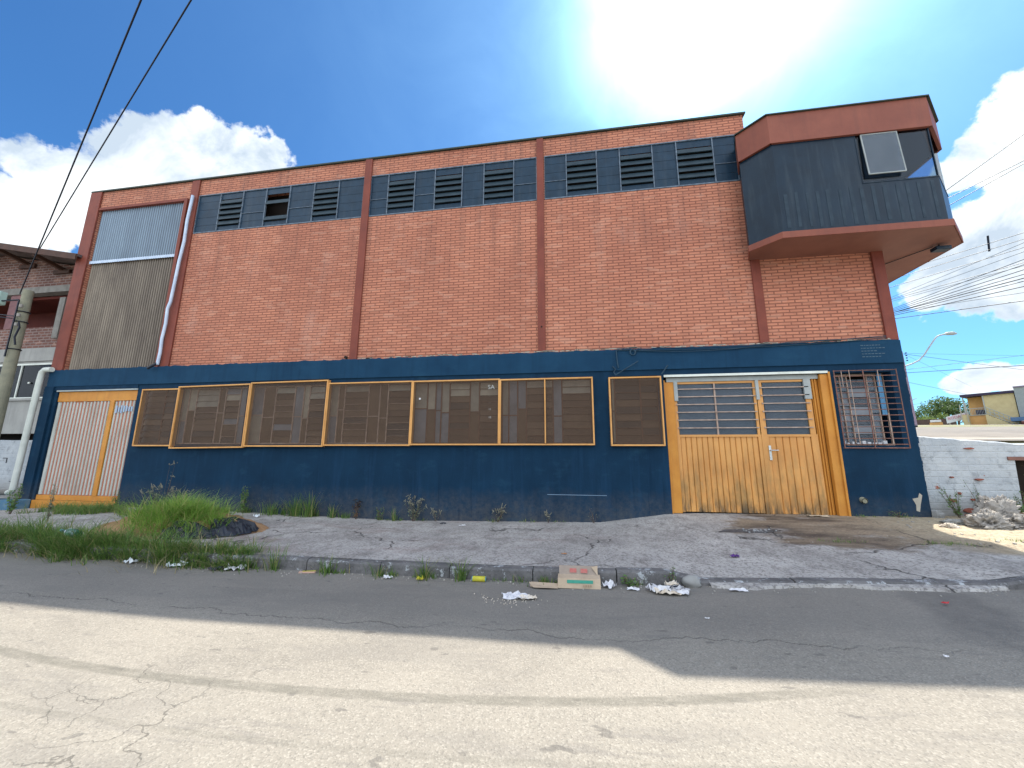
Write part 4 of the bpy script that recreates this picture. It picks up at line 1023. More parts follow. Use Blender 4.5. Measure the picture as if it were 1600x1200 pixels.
# whitewashed low wall
Wl = thing('yard_wall', 'patchy whitewashed low yard wall below the neighbouring brick house', 'wall', (-15.5, .25, -1.3))
mb = MB(); vs = []
for i in range(41):
    x = -22+8.15*i/40; zt = .36+.015*fbm(x, 0, 0, 3); vs += [(x, .2+.015*fbm(x,1,1,2), -1.45), (x, .2, zt-.02), (x, .23, zt), (x, .42, zt), (x, .42, -1.45)]
mb.add(vs, [(i*5+j, (i+1)*5+j, (i+1)*5+j+1, i*5+j+1) for i in range(40) for j in range(4)]); mb.add(vs[-5:], [(0,1,2,3,4)])
mb.build('whitewashed_face', whitew2, Wl)
m = MB(); m.box(-15.0,-14.86,.188,.199,-.12,-.105); m.box(-14.875,-14.86,.188,.199,-.24,-.12); m.box(-14.6,-14.4,.186,.197,-.72,-.705); m.build('black_scribble', cable_m, Wl)

# utility pole on the left
Pl = thing('utility_pole', 'weathered round concrete utility pole in front of the brick house', 'utility pole', (-14.06, -.6, -1.35))
MB().tube([(-14.06,-.6,-1.35),(-14.06,-.6,4.22)], .2, 16, rs=[.135,.10]).build('pole_shaft', polem, Pl)
m = MB()
for zz in (2.62, 3.35, 3.62): m.tube([(-14.06+.120*math.cos(a*math.pi/8), -.6+.120*math.sin(a*math.pi/8), zz) for a in range(17)], .014, 6)
m.box(-14.04,-14.01,-.76,-.735,2.4,3.9); m.tube([(-13.9,-.72,3.3),(-13.78,-.75,3.15),(-13.86,-.75,2.9),(-13.8,-.74,2.7)], .02, 6)
m.build('pole_clamp', cable_m, Pl)
m = MB()
for zz in (3.2, 3.45, 3.7): m.tube([(-13.93,-.74,zz),(-13.93,-.74,zz+.08)], .035, 8)
m.build('insulator', paint('porcelain', (.35,.33,.30)), Pl)
MB().tube([(-14.06,-.77,3.4),(-14.7,-.9,3.45),(-15.6,-1.0,3.38)], .014, 6).build('service_cable', cable_m, Pl)
bx = thing('meter_box', 'small pale green equipment box at the left edge on the service pole line', 'equipment box', (-14.6,-.7,3.9))
m = MB(); m.box(-14.98,-14.72,-.75,-.6,3.85,4.2); m.build('housing', paint('pale_green_plastic', (.45,.62,.55)), bx, .02)
m = MB(); m.tube([(-14.72,-.68,3.95),(-14.2,-.66,3.95)], .02, 6); m.tube([(-14.85,-.68,3.86),(-14.9,-.68,3.6),(-14.2,-.68,3.5)], .014, 6); m.build('bracket', cable_m, bx)

# ------------------------------------------------------------------ wires
def wire(a, b, label, group, rad=.012, ext=(0, 0), sag=.0):
    a, b = Vector(a), Vector(b); d = b-a; a2 = a-d*ext[0]; b2 = b+d*ext[1]; n = 14; pts = []
    for i in range(n+1):
        t = i/n; p = a2.lerp(b2, t); p.z -= sag*4*t*(1-t); pts.append(p)
    mid = pts[0]
    me = MB(); me.tube(pts, rad, 5, True)
    o = me.build('overhead_wire', cable_m); tag(o, label, 'wire', group)
    return o
wire((-13.95,-.80,4.05), (-6.50,-4.17,6.98), 'thicker left one of two dark wires slanting across the upper left sky', 'wires above the left of the street', .013, (0, 1.3))
wire((-19.2,2.05,7.09), (-7.64,-2.73,9.31), 'thinner right one of two dark wires slanting across the upper left sky', 'wires above the left of the street', .015, (.1, 1.2))
UP = [((17.47,10.96,12.26),(18.86,9.96,13.26),'uppermost of three wires beside the dark corner room'),((17.76,11.05,12.03),(19.04,10.14,12.48),'middle of three wires beside the dark corner room'),((17.9,11.12,11.76),(19.04,10.17,12.29),'lowest of three wires beside the dark corner room')]
for a, b, l in UP: wire(a, b, l, 'three wires beside the corner room', .017, (4, 5))
BU = [((16.25, 11.28, 8.93), (18.32, 9.4, 9.09), 0.008),((16.12, 11.29, 8.6), (18.32, 9.43, 8.83), 0.008),((16.02, 11.31, 8.21), (18.31, 9.48, 8.49), 0.008),((16.48, 12.41, 7.91), (18.29, 9.57, 7.88), 0.008),((18.18,15.93,8.41),(16.41,7.64,7.17),.009),((18.18,15.94,8.34),(17.58,8.8,7.48),.009),((18.18,15.95,8.27),(17.57,8.83,7.28),.011),((17.35,14.88,7.83),(17.57,8.87,7.11),.010),
((18.18,15.97,8.2),(17.57,8.89,6.96),.014),((16.56,13.8,7.39),(17.56,8.92,6.84),.010),((16.56,13.82,7.32),(16.39,7.82,6.2),.011),((19.66,15.95,9.5),(18.76,9.82,8.5),.007),((20.28,17.06,9.59),(18.75,9.93,7.93),.007),((20.32,15.97,9.94),(18.77,9.75,8.87),.007),((19.83,18.14,8.98),(18.72,10.13,6.83),.007)]
for a, b, rr in BU: wire(a, b, 'thin dark wire in the dense fan of wires under the corner room overhang', 'fan of wires right of the building', rr*1.5, (2.0, .8), .05)
wire((18.1,16.03,7.8),(18.71,10.2,6.46), 'single thick dark cable just below the fan of wires', 'cables right of the building', .017, (1.5, 1.0))
for a, b, rr, l in [((25.66,25.7,6.52),(23.31,15.37,4.77),.018,'thick cable leaving the street lamp pole just below its arm'),((25.67,25.66,6.76),(30.32,22.25,6.88),.012,'cable leaving the lamp pole at the arm and rising right'),
 ((25.65,25.82,5.88),(48.74,47.62,7.87),.014,'cable falling from the lamp pole toward the yellow house roof'),((25.7,25.43,7.99),(46.61,38.82,9.07),.016,'cable falling right from the lamp pole top across the small cloud'),
 ((25.7,25.42,8.04),(46.64,38.55,10.51),.009,'thin near level cable from the top of the lamp pole'),((26.51,27.31,4.19),(49.93,49.95,7.45),.012,'low cable from the lamp pole above the far trees'),((25.7,25.43,7.99),(48.24,45.46,8.0),.008,'thin steep cable from the lamp pole top to the yellow house')]:
    wire(a, b, l, 'cables on the street lamp pole', rr, (0, .4 if a[0] < 26 and b[0] < 47 else 0), .0)
sp = MB(); sp.tube([(17.82,10.01,9.40),(17.88,10.15,8.74)], .035, 6); tag(sp.build('wire_spreader', cable_m), 'short upright dark spacer rod hanging on the fan of wires', 'wire spacer')

# street lamp pole on the upper street
S = thing('street_lamp', 'tall lamp pole with a long curved arm rising behind the right building corner', 'street lamp', (25.85, 25.9, 2.2))
MB().tube([(25.85,25.9,1.9),(25.72,25.75,8.25)], .15, 10, rs=[.20,.15]).build('pole', paint('mauve_pole', (.26,.20,.26), (.18,.14,.18), .8, 4), S)
arm = [(25.78,25.61,7.05),(26.37,25.68,7.26),(26.87,25.71,7.5),(27.3,25.69,7.95),(27.59,25.65,8.39),(28.1,25.59,9.13),(28.3,25.6,9.33),(28.5,25.6,9.43),(28.95,25.65,9.53)]
MB().tube(arm, .055, 8).build('arm', greyp, S)
m = MB(); m.tube([(28.9,25.65,9.53),(29.1,25.67,9.56),(29.5,25.7,9.58),(29.8,25.77,9.57)], .12, 8, rs=[.06,.13,.15,.06]); m.build('lamp_head', greyp, S)
m = MB()
for k in range(4): m.tube([(25.95,25.6,8.1-k*.2),(26.03,25.6,8.1-k*.2)], .05, 6)
m.build('insulator', cable_m, S)
m = MB(); m.tube([(25.35,25.4,8.1),(25.1,25.2,9.2)], .02, 5); m.build('side_rod', greyp, S)
S2 = thing('street_lamp', 'tiny distant lamp pole low beside the building edge', 'street lamp', (39.6, 43.7, 3.4))
m = MB(); m.tube([(39.5,43.7,3.3),(39.4,43.6,6.6)], .10, 8); m.build('pole', greyp, S2)
m = MB(); m.tube([(39.4,43.6,6.5),(39.6,43.35,6.75),(39.9,43.3,6.9)], .04, 6); m.build('arm', greyp, S2)

# ------------------------------------------------------------------ far houses
def frame(o, ang):
    u = Vector((math.cos(ang), math.sin(ang), 0)); v = Vector((-math.sin(ang), math.cos(ang), 0)); o = Vector(o)
    return lambda a, b, c: o+u*a+v*b+Vector((0, 0, c))
F = frame((49.9, 49.8, 0), math.atan2(-.8, .6))
class FB(MB):
    def fb(s, a0, a1, b0, b1, c0, c1, F=F):
        vs = [F(a, b, c) for c in (c0, c1) for b in (b0, b1) for a in (a0, a1)]
        s.add(vs, [(0,2,3,1),(4,5,7,6),(0,1,5,4),(1,3,7,5),(3,2,6,7),(2,0,4,6)]); return s
Y = thing('yellow_house', 'distant pale yellow two storey house with balcony, outside stair and dark flat roof edge', 'house', (50, 49.5, 3.5))
m = FB(); m.fb(1.9,4.3,0,6,3.0,7.75); m.fb(.25,1.9,1.4,6,3.0,7.75); m.build('wall', houseyel, Y)
m = FB(); m.fb(.30,1.88,1.36,1.395,5.42,7.74); m.fb(.30,1.88,0.02,1.35,3.0,5.30); m.build('orange_wall', houseora, Y)
m = FB(); m.fb(0,4.35,-.25,6.2,7.76,8.06); m.build('roof_edge', darkroof, Y)
m = FB(); m.fb(.05,1.9,-.1,1.36,5.31,5.41); m.build('balcony_floor', palecon, Y)
m = FB()
for a in (.12, 1.80): m.fb(a, a+.1, -.05, .05, 5.42, 7.75)
m.fb(.22,1.8,-.03,.03,6.2,6.26)
for k in range(12): m.fb(.25+k*.13,.27+k*.13,-.02,.02,5.42,6.2)
m.build('balcony_rail', greyp, Y)
m = FB(); m.fb(.9,1.6,.6,1.0,5.45,6.05); m.build('balcony_clutter', darkroof, Y)
m = FB(); m.fb(.02,.55,-.9,-.5,3.0,5.45); m.build('entrance_pier', houseyel, Y)
m = FB()
m.fb(-.05,.03,-1,-.92,4.5,6.7); m.fb(.45,.53,-1,-.92,4.5,6.9); m.build('pergola_post', palecon, Y)
m = FB()
for z in (0, .4, .8):
    a, b = F(1.95,-.5,5.5+z), F(4.3,-.9,3.7+z); m.tube([a, b], .035, 5)
for k in range(8):
    t = k/7; p = F(1.95+2.35*t,-.5-.4*t,5.5-1.8*t); m.tube([p, p+Vector((0,0,.82))], .03, 5)
m.build('stair_rail', greyp, Y)
m = FB()
for k in range(12): m.fb(1.95+k*.2, 2.15+k*.2, -.9, -.02, 3.0, 5.3-k*.15)
m.build('stair', houseyel, Y)
G = thing('grey_building', 'distant plain grey walled building at the right edge beside the yellow house', 'building', (53, 44.5, 3.2))
m = FB(); m.fb(4.4,16,-.2,8,2.5,8.35); m.build('wall', housegrey, G)
m = FB(); m.fb(4.38,16.1,-.3,8.1,8.352,8.5); m.build('roof_edge', paint('mauve_roof_edge', (.25,.20,.28)), G)
m = FB(); m.fb(6.6,7.2,-.24,-.202,6.4,7.4); m.build('window', darkroof, G)
m = FB(); m.fb(3.9,16,-1.6,-.35,4.30,4.75); m.build('awning', paint('blue_awning', (.10,.18,.32)), G)
TK = thing('parked_truck', 'low dark brown vehicle shape at the far kerb under the blue awning', 'truck', (52, 43, 3))
m = FB(); m.fb(3.4,9,-4.2,-2.4,3.05,3.75); m.fb(5.0,9,-4.1,-2.5,3.75,4.15); m.build('body', paint('maroon_body', (.12,.045,.04)), TK, .1)
m = FB()
for a in (4.2, 7.8): m.tube([F(a,-4.25,3.1), F(a,-4.0,3.1)], .36, 12)
m.build('wheel', cable_m, TK)
sg = thing('shop_sign', 'distant white sign board with red lettering in front of the yellow house', 'sign', (49, 50, 4))
m = MB(); o_ = Vector((48.0,50.0,4.42)); d_ = Vector((2.35,-.35,.62)); m.obox(o_, d_, (.05,.08,0), (0,0,.85)); m.build('board', signw, sg)
rot = Matrix((d_.normalized(), Vector((-.05,-.1,.99)).normalized(), d_.normalized().cross(Vector((0,0,1))).normalized())).transposed()
t_ = text_mesh('RODALEX', .48, o_+Vector((.12,-.14,.42)), paint('sign_red', (.5,.12,.18)), sg, 'lettering'); t_.rotation_euler = rot.to_euler()
m = MB(); m.tube([o_+Vector((.3,0,-1.0)), o_+Vector((.3,0,.1))], .06, 6); m.tube([o_+Vector((2.1,-.3,-.7)), o_+Vector((2.1,-.3,.6))], .06, 6); m.build('sign_post', palecon, sg)
hd = thing('brown_hoarding', 'distant dark brown fence below the trees', 'fence', (56, 62, 4.5))
F3 = frame((55.2, 62.5, 0), math.atan2(-.66, .75))
m = FB(); m.fb(-2.2,3.4,0,.2,4.3,6.0,F3); m.build('panel', brown_wall, hd)
sh = thing('market_stall', 'small distant white awning with a yellow box left of the sign', 'stall', (50.5, 55, 4))
F4 = frame((48.9, 53.3, 0), math.atan2(-.66, .75))
m = FB(); m.fb(-.2,1.0,0,.9,4.1,4.8,F4); m.build('yellow_box', houseora, sh)
m = FB(); m.fb(-.1,.9,-.1,.8,4.85,5.15,F4); m.fb(-1.1,1.0,-.8,-.1,3.9,4.12,F4); m.build('white_canopy', paper_m, sh)
ch = thing('parked_car', 'small dark distant car low beside the building corner', 'car', (49, 56, 4.2))
F5 = frame((44.6, 56.0, 0), math.atan2(-.66, .75))
m = FB(); m.fb(0,2.9,0,1.6,4.25,4.75,F5); m.build('body', darkpanel, ch, .12); m = FB(); m.fb(.6,2.3,.1,1.5,4.75,5.15,F5); m.build('cabin', darkvoid, ch, .12)
m = FB()
for a in (.5, 2.4): m.tube([F5(a,-.05,4.22), F5(a,.2,4.22)], .27, 10)
m.build('wheel', cable_m, ch)

# ------------------------------------------------------------------ trees
def leaf_quad(mb, p, s, r):
    n = Vector((r.gauss(0,1), r.gauss(0,1), r.gauss(0,1)+.4)).normalized(); a = n.orthogonal().normalized()
    a.rotate(Matrix.Rotation(r.uniform(0, 6.28), 3, n)); b = n.cross(a)
    mb.add([p-a*s*.9, p-b*s*.45+n*s*.15, p+a*s*.9, p+b*s*.45+n*s*.15], [(0,1,2,3)])
def tree(x, y, z, h, w, label, mat, seed, nl=2600, ls=.20, cat='tree', group='distant trees'):
    r = random.Random(seed); T = thing('tree', label, cat, (x, y, z), group)
    tr = MB(); base = Vector((x, y, z)); top = base+Vector((r.uniform(-.3,.3), r.uniform(-.3,.3), h*.62))
    tr.tube([base, base.lerp(top, .5)+Vector((.1,0,0)), top], .2, 7, rs=[h*.035,h*.025,h*.012])
    cl = []
    for k in range(11):
        t = r.uniform(.3, 1); p0 = base.lerp(top, t); a = r.uniform(0, 6.28)
        p1 = p0+Vector((math.cos(a)*w*r.uniform(.45,1), math.sin(a)*w*r.uniform(.45,1), h*r.uniform(.02,.36)*(1.2-t*.3)))
        tr.tube([p0, p0.lerp(p1,.5)+Vector((0,0,.15)), p1], .1, 5, rs=[h*.012,h*.008,h*.004]); cl.append((p1, w*r.uniform(.22,.42)))
    cl.append((top+Vector((0,0,h*.2)), w*.4)); cl.append((top, w*.5))
    tr.build('trunk', bark, T); cr = MB()
    for i in range(nl):
        p, s = r.choice(cl); d = Vector((r.gauss(0,1), r.gauss(0,1), r.gauss(0,.75))); d = d.normalized()*s*(r.random()**.45)
        leaf_quad(cr, p+d, ls*r.uniform(.6,1.3), r)
    cr.build('crown', mat, T); return T
tree(66.4,72.7,4.8,6.2,3.4,'dark green far tree with spreading crown and gaps left of the yellow house',tree_m,1)
tree(64.8,68.3,4.6,5.6,3.0,'dense dark far tree touching the left end of the yellow house',tree_m,2,3200)
tree(68.1,79.5,5.0,4.4,2.4,'small round far tree at the left end of the row',tree_m,3,1800)
tree(60.5,68.0,4.6,2.6,2.2,'low bright green far bush like tree in front of the dark ones',tree_m2,4,1600,.16)
tree(63.5,80,5.0,3.2,2.6,'low pale far tree close to the building corner',tree_m2,6,1500)
tree(57.0,73,4.8,3.0,2.0,'far shrubby tree just right of the building edge',tree_m,8,1300,.16)
vine = MB(); r = random.Random(4)
for i in range(120): leaf_quad(vine, Vector((6.16+abs(r.gauss(0,.07)), .35+r.uniform(-.1,.3), 2.35+r.gauss(0,.16))), .03, r)
vine.tube([(6.07,.35,2.1),(6.14,.35,2.3),(6.2,.36,2.55)], .006, 4)
tag(vine.build('wall_fern', weed_m), 'little green plant sprouting from the right edge of the brick wall', 'plant')

# ------------------------------------------------------------------ mound, grass, weeds
MX, MY = -6.75, -1.95
def mound_z(x, y):
    dx, dy = (x-MX), (y-MY); c, s_ = math.cos(.15), math.sin(.15); a = dx*c+dy*s_; b = -dx*s_+dy*c
    q = (a/1.45)**2+(b/.80)**2
    return max(0, 1-q)**.8*.30
mb = MB(); vs = []; n = 46
for i in range(n+1):
    for j in range(n+1):
        x = MX-1.7+3.4*i/n; y = MY-1.05+2.1*j/n; mz = mound_z(x, y)
        vs.append((x, y, hgt(x, y)-.02+mz*(1+.35*fbm(x, y, 2, 3))+(.03*fbm(x, y, 0, 9) if mz > .01 else 0)))
mb.add(vs, [(i*(n+1)+j, (i+1)*(n+1)+j, (i+1)*(n+1)+j+1, i*(n+1)+j+1) for i in range(n) for j in range(n)], True)
tag(mb.build('earth_mound', dirt_m), 'low mound of orange earth on the sidewalk overgrown with bright grass', 'mound')
# torn black plastic along the mound edge
mb = MB(); vs = []; k = 40; r = random.Random(8)
for i in range(k+1):
    t = i/k; a = -1.25+t*1.45
    for j in range(7):
        rr = 1.00-.055*j*(.5+.8*abs(math.sin(t*7.3)))+.05*fbm(t*9, 0, 0, 1); x = MX+1.40*math.cos(a)*rr; y = MY+.78*math.sin(a)*rr
        vs.append((x, y, hgt(x, y)+mound_z(x, y)+.01+.10*abs(fbm(x, y, 1, 9))*(1 if 0 < j < 6 else .1)+r.uniform(0,.035)*(1 if 0 < j < 6 else .2)))
mb.add(vs, [(i*7+j, (i+1)*7+j, (i+1)*7+j+1, i*7+j+1) for i in range(k) for j in range(6)], False)
tag(mb.build('plastic_sheet', plastic_bk), 'torn black plastic sheet wrinkled around the right foot of the earth mound', 'plastic sheet')

def blade(mb, p, h, az, lean, w, curl=1.0):
    d = Vector((math.cos(az), math.sin(az), 0)); s = Vector((-d.y, d.x, 0)); P = []
    for i in range(4):
        t = i/3; q = p+d*(lean*h*(t**1.6)*curl)+Vector((0, 0, h*(t-.28*lean*t*t))); ww = w*(1-t)**.7
        P.append((q-s*ww*.5, q+s*ww*.5))
    vs = [v for a in P for v in a]
    mb.add(vs, [(0,1,3,2),(2,3,5,4),(4,5,7,6)])
def tuft(mb, x, y, z, n, h, spread, r, w=.007, lean=(.2,.9)):
    for i in range(n):
        a = r.uniform(0, 6.28); q = abs(r.gauss(0, spread)); 
        blade(mb, Vector((x+math.cos(a)*q, y+math.sin(a)*q, z)), h*r.uniform(.45, 1.1), a+r.gauss(0,.6), r.uniform(*lean), w*r.uniform(.7,1.3))
def rag(x, y): return max(.2, .85+1.0*noise.noise(Vector((x*1.7, y*2.6, 4)))+.5*noise.noise(Vector((x*5, y*6, 1))))
def gz(x, y): return hgt(x, y)+mound_z(x, y)
# verge grass on the left
r = random.Random(31); mb = MB()
for i in range(1500):
    x = r.uniform(-13.5,-4.2); y = kerb_y(x)+r.gauss(.06,.13) if r.random() < .5 else kerb_y(x)+abs(r.gauss(.05,.36)) - .10
    if x > -6: y = kerb_y(x)+r.gauss(.02,.08)
    if noise.noise(Vector((x*1.3, y*2.2, 3))) < -.22: continue
    z = gz(x, y) if y > kerb_y(x)+.05 else road_z(x)
    tuft(mb, x, y, z, r.randint(9, 18), r.uniform(.14,.44)*(1 if x < -6.5 else .85)*rag(x, y), .07, r, .010, (.3,1.5))
for i in range(620):
    x = r.uniform(-13.5,-4.4)
    if noise.noise(Vector((x*1.6, 0, 9))) < -.25: continue
    tuft(mb, x, kerb_y(x)-.015-abs(r.gauss(0,.03)), r.uniform(road_z(x), road_z(x)+.12), r.randint(5, 12), r.uniform(.10,.34)*rag(x, 0), .05, r, .009, (.4,1.7))
for i in range(330):
    x = r.uniform(-11.8,-7.9); y = r.uniform(-1.35,-.5)+.15*math.sin(x)
    if noise.noise(Vector((x*1.1, y*2, 8))) < -.1: continue
    tuft(mb, x, y, gz(x, y), r.randint(8, 16), r.uniform(.12,.32), .07, r, .009, (.3,1.3))
tag(mb.build('grass', grass_m), 'rough green grass along the verge at lower left', 'grass', kind='stuff')
# straw coloured dead stems mixed in
mb = MB()
for i in range(230):
    x = r.uniform(-13,-4.4); y = kerb_y(x)+r.gauss(.05,.22)
    tuft(mb, x, y, gz(x, y) if y > kerb_y(x)+.02 else road_z(x), r.randint(2, 6), r.uniform(.12,.42), .07, r, .007, (.5,2.2))
tag(mb.build('dry_grass', straw_m), 'straw coloured dead stalks tangled in the verge grass', 'grass', kind='stuff')
# bright long grass on the mound
mb = MB()
for i in range(420):
    a = r.uniform(0, 6.28); q = r.random()**.6; x = MX-.05+1.12*q*math.cos(a); y = MY-.10+.66*q*math.sin(a)
    if (x > MX+.55 and y > MY-.05) or x < MX-.75+.5*(MY-y): continue
    tuft(mb, x, y, gz(x, y)-.01, r.randint(9, 18), r.uniform(.16,.50)*(1.15-.5*q)*min(1.25, rag(x*1.4, y*1.4)+.2), .07, r, .010, (.35,1.8))
tag(mb.build('mound_grass', grass_b), 'long bright green grass covering the earth mound', 'grass', kind='stuff')
# sparse growth in the kerb joint and at the foot of the wall
mb = MB()
for i in range(200):
    x = r.uniform(-4.6, 1.3) if r.random() < .8 else r.uniform(4.4, 7); y = kerb_y(x)-.03
    if noise.noise(Vector((x*2.5, 0, 5))) < .02: continue
    tuft(mb, x, y, road_z(x), r.randint(4, 12), r.uniform(.03,.12), .03, r, .007)
for i in range(240):
    x = r.uniform(-10.6, 6.0) if r.random() < .5 else r.uniform(-10.6,-3.2); y = -.06-abs(r.gauss(0,.04))
    if 1.8 < x < 4.85 or noise.noise(Vector((x*1.7, 0, 1))) < .03: continue
    tuft(mb, x, y, hgt(x, y), r.randint(5, 12), r.uniform(.04,.12)*(2.0 if x < -4.5 else 1), .04, r, .008)
for cx, cy, nn in ((4.75,-1.95,26),(5.7,-1.7,14),(3.6,-1.75,14),(5.6,-.06,14)):
    for i in range(nn):
        x = cx+r.gauss(0,.16); y = cy+r.gauss(0,.05); tuft(mb, x, y, hgt(x, y), 8, .05, .04, r, .004)
for i in range(120):
    x = r.uniform(6.15, 9.5); y = r.uniform(.42, .95); tuft(mb, x, y, ter(x, y), 7, r.uniform(.02,.06), .04, r, .006)
tag(mb.build('joint_grass', grass_m), 'thin low grass in the pavement and kerb joints', 'grass', kind='stuff')
# distinct tufts along the kerb
def grass_clump(x, y, z, h, n, sp, label, group, mat=None, w=.010, lean=(.1,.9)):
    mb = MB(); tuft(mb, 0, 0, 0, n, h, sp, r, w, lean)
    o = mb.build('grass_clump', mat or grass_m); o.location = (x, y, z); return tag(o, label, 'grass tuft', group)
kt = [(-4.15,.26,70,.10,'bushy grass tuft in the kerb beside the torn paper'),(-3.78,.34,60,.07,'tall thin grass tuft in the kerb left of the flattened yellow carton'),(-3.05,.24,60,.08,'grass tuft in the kerb just right of the flattened yellow carton'),
 (-2.35,.20,45,.08,'low leafy tuft in the middle of the kerb'),(-1.78,.27,70,.07,'full grass tuft above the small yellow scrap'),(-1.33,.30,75,.05,'upright dense grass tuft left of the yellow can'),(-.62,.12,30,.07,'low mossy tuft between yellow can and cardboard box'),(-.35,.10,30,.06,'small dark tuft touching the left side of the cardboard box')]
for x, h, n_, sp_, l in kt: grass_clump(x, kerb_y(x)-.04, road_z(x), h, n_, sp_, l, 'grass tufts along the kerb')
for x, y, h, n_, sp_, l in [(-6.55,-.16,.36,120,.20,'dark leafy grass clump at the wall right of the mound'),(-6.0,-.16,.50,110,.11,'tall grass clump against the blue wall below the third window screen'),(-5.62,-.16,.62,100,.09,'tallest dense grass clump against the blue wall'),
  (-5.10,-.14,.36,50,.06,'slim lone grass clump right of the tallest one'),(-3.72,-.13,.30,30,.04,'thin upright grass clump left of the grey flowered weed')]:
    grass_clump(x, y, hgt(x, y), h, n_, sp_, l, 'grass clumps at the foot of the wall', None, .012, (.1,.8))
def weed(x, y, h, n, sp, label, group, mat, flowers=None, leaf=.022, stemn=6, zz=None):
    if x < -3: h *= 1.25; n = int(n*1.5); leaf *= 1.1
    z = hgt(x, y) if zz is None else zz
    T = thing('weed_plant', label, 'weed', (x, y, z), group); st = MB(); lf = MB(); fl = MB()
    for k in range(stemn):
        a = r.uniform(0, 6.28); l = h*r.uniform(.6, 1.05); tip = Vector((x+math.cos(a)*sp*r.uniform(.3,1), y+math.sin(a)*sp*.5*r.uniform(.3,1), z+l)); b = Vector((x+math.cos(a)*.01, y+math.sin(a)*.01, z-.01))
        mid = b.lerp(tip, .5)+Vector((r.gauss(0,.02), 0, .03)); st.tube([b, mid, tip], .003, 4, rs=[.004,.003,.0015])
        for i in range(n//stemn):
            t = r.uniform(.12, 1); q = (b.lerp(mid, t*2) if t < .5 else mid.lerp(tip, t*2-1))+Vector((r.gauss(0,.018), r.gauss(0,.018), r.gauss(0,.012))); leaf_quad(lf, q, leaf*r.uniform(.5,1.2)*(1.15-t*.6), r)
        if flowers:
            for i in range(3): fl.tube([tip+Vector((r.gauss(0,.03), r.gauss(0,.01), r.gauss(0,.03))), tip+Vector((r.gauss(0,.03), r.gauss(0,.01), r.gauss(0,.03)))], .006, 5)
    st.build('stem', bark, T); lf.build('leaf', mat, T)
    if flowers: fl.build('flower_head', flowers, T)
    return T
GW = 'weeds at the foot of the wall'
weed(-3.28,-.14,.38,230,.28,'grey green flowering weed bushing against the wall at the middle',GW,weed_g,seed_m,.022,11)
weed(-2.80,-.14,.22,50,.16,'small weed just right of the grey flowering one',GW,weed_g,seed_m,.018,5)
weed(-1.52,-.13,.26,120,.20,'grey weed below the gap between fifth and sixth window screens',GW,weed_g,seed_m,.018,8)
weed(-.50,-.13,.22,40,.10,'tiny sparse weed below the pale scratch on the blue wall',GW,weed_g,seed_m,.014,4)
weed(.36,-.13,.26,30,.14,'thin sparse weed left of the yellow door pillar',GW,weed_g,None,.013,4)
weed(-4.55,-.14,.30,90,.16,'reddish weed with a dark seed head at the wall',GW,weed_r,darkvoid,.022,7)
weed(-4.05,-.14,.22,80,.14,'low green weed beside the reddish one',GW,weed_m,None,.022,6)
weed(-7.25,-.16,.55,190,.12,'upright leafy weed column right of the mound',GW,weed_m,None,.03,5)
weed(-9.3,-.35,.42,320,.42,'wide grey flowered weed patch right of the corrugated gate',GW,weed_g,seed_m,.024,14)
weed(-8.6,-.45,.40,260,.32,'leafy weed between the gate and the mound',GW,weed_g,seed_m,.024,12)
weed(-10.35,-.35,.34,140,.26,'low weed at the right jamb of the corrugated gate',GW,weed_m,None,.022,9)
weed(-9.75,-1.9,.62,150,.10,'tall feathery weed rising in front of the corrugated gate',GW,weed_g,None,.024,4)
weed(-11.9,-1.2,.50,240,.22,'tall bushy weed in front of the yellow threshold at left',GW,weed_m,None,.03,8)
weed(-7.75,-1.5,.85,26,.12,'tall thin seed stalks standing above the mound grass',GW,weed_g,seed_m,.016,4)
weed(-11.0,-2.2,.45,130,.18,'leafy weed in the verge below the gate',GW,weed_m,None,.026,7)
weed(1.02,-3.29,.20,70,.07,'dark little weed in the kerb just left of the driveway ramp','weeds in the kerb',weed_m,None,.02,5,-1.385)
weed(.58,-3.30,.10,60,.12,'broad leaved low weed in the kerb right of the cardboard box','weeds in the kerb',weed_m,None,.03,6,-1.40)
weed(5.55,-.12,.12,60,.25,'low creeping weed at the foot of the blue wall near the corner',GW,weed_m,None,.016,8)
weed(6.45,-.10,.55,260,.26,'dark weed against the whitewashed wall near the blue corner','weeds along the whitewashed wall',weed_m,None,.026,10)
weed(6.85,-.05,.62,160,.22,'thin tall weed behind the white sacks','weeds along the whitewashed wall',weed_m,None,.022,7)
weed(7.45,-.02,.40,200,.22,'green weed at the dark opening of the whitewashed wall','weeds along the whitewashed wall',weed_m,None,.026,8)
weed(7.9,.15,.9,220,.3,'green plant growing inside the dark opening','weeds along the whitewashed wall',tree_m2,None,.035,8,-.9)

# ------------------------------------------------------------------ litter
def crumple(name, cx, cy, z, sx, sy, h, mat, label, cat, group=None, seed=0, rot=0.0, n=9, parent=None):
    q = random.Random(seed); mb = MB(); vs = []
    for i in range(n+1):
        for j in range(n+1):
            a = (i/n-.5)*sx*(1+.12*q.uniform(-1,1)); b = (j/n-.5)*sy*(1+.12*q.uniform(-1,1))
            zz = z+.006+h*abs(noise.noise(Vector((i*.55+seed*3.1, j*.6, seed))))*1.9+q.uniform(0, h*.25)
            vs.append((cx+a*math.cos(rot)-b*math.sin(rot), cy+a*math.sin(rot)+b*math.cos(rot), zz))
    mb.add(vs, [(i*(n+1)+j, (i+1)*(n+1)+j, (i+1)*(n+1)+j+1, i*(n+1)+j+1) for i in range(n) for j in range(n)], False)
    o = mb.build(name, mat, parent)
    if parent is None: tag(o, label, cat, group)
    return o
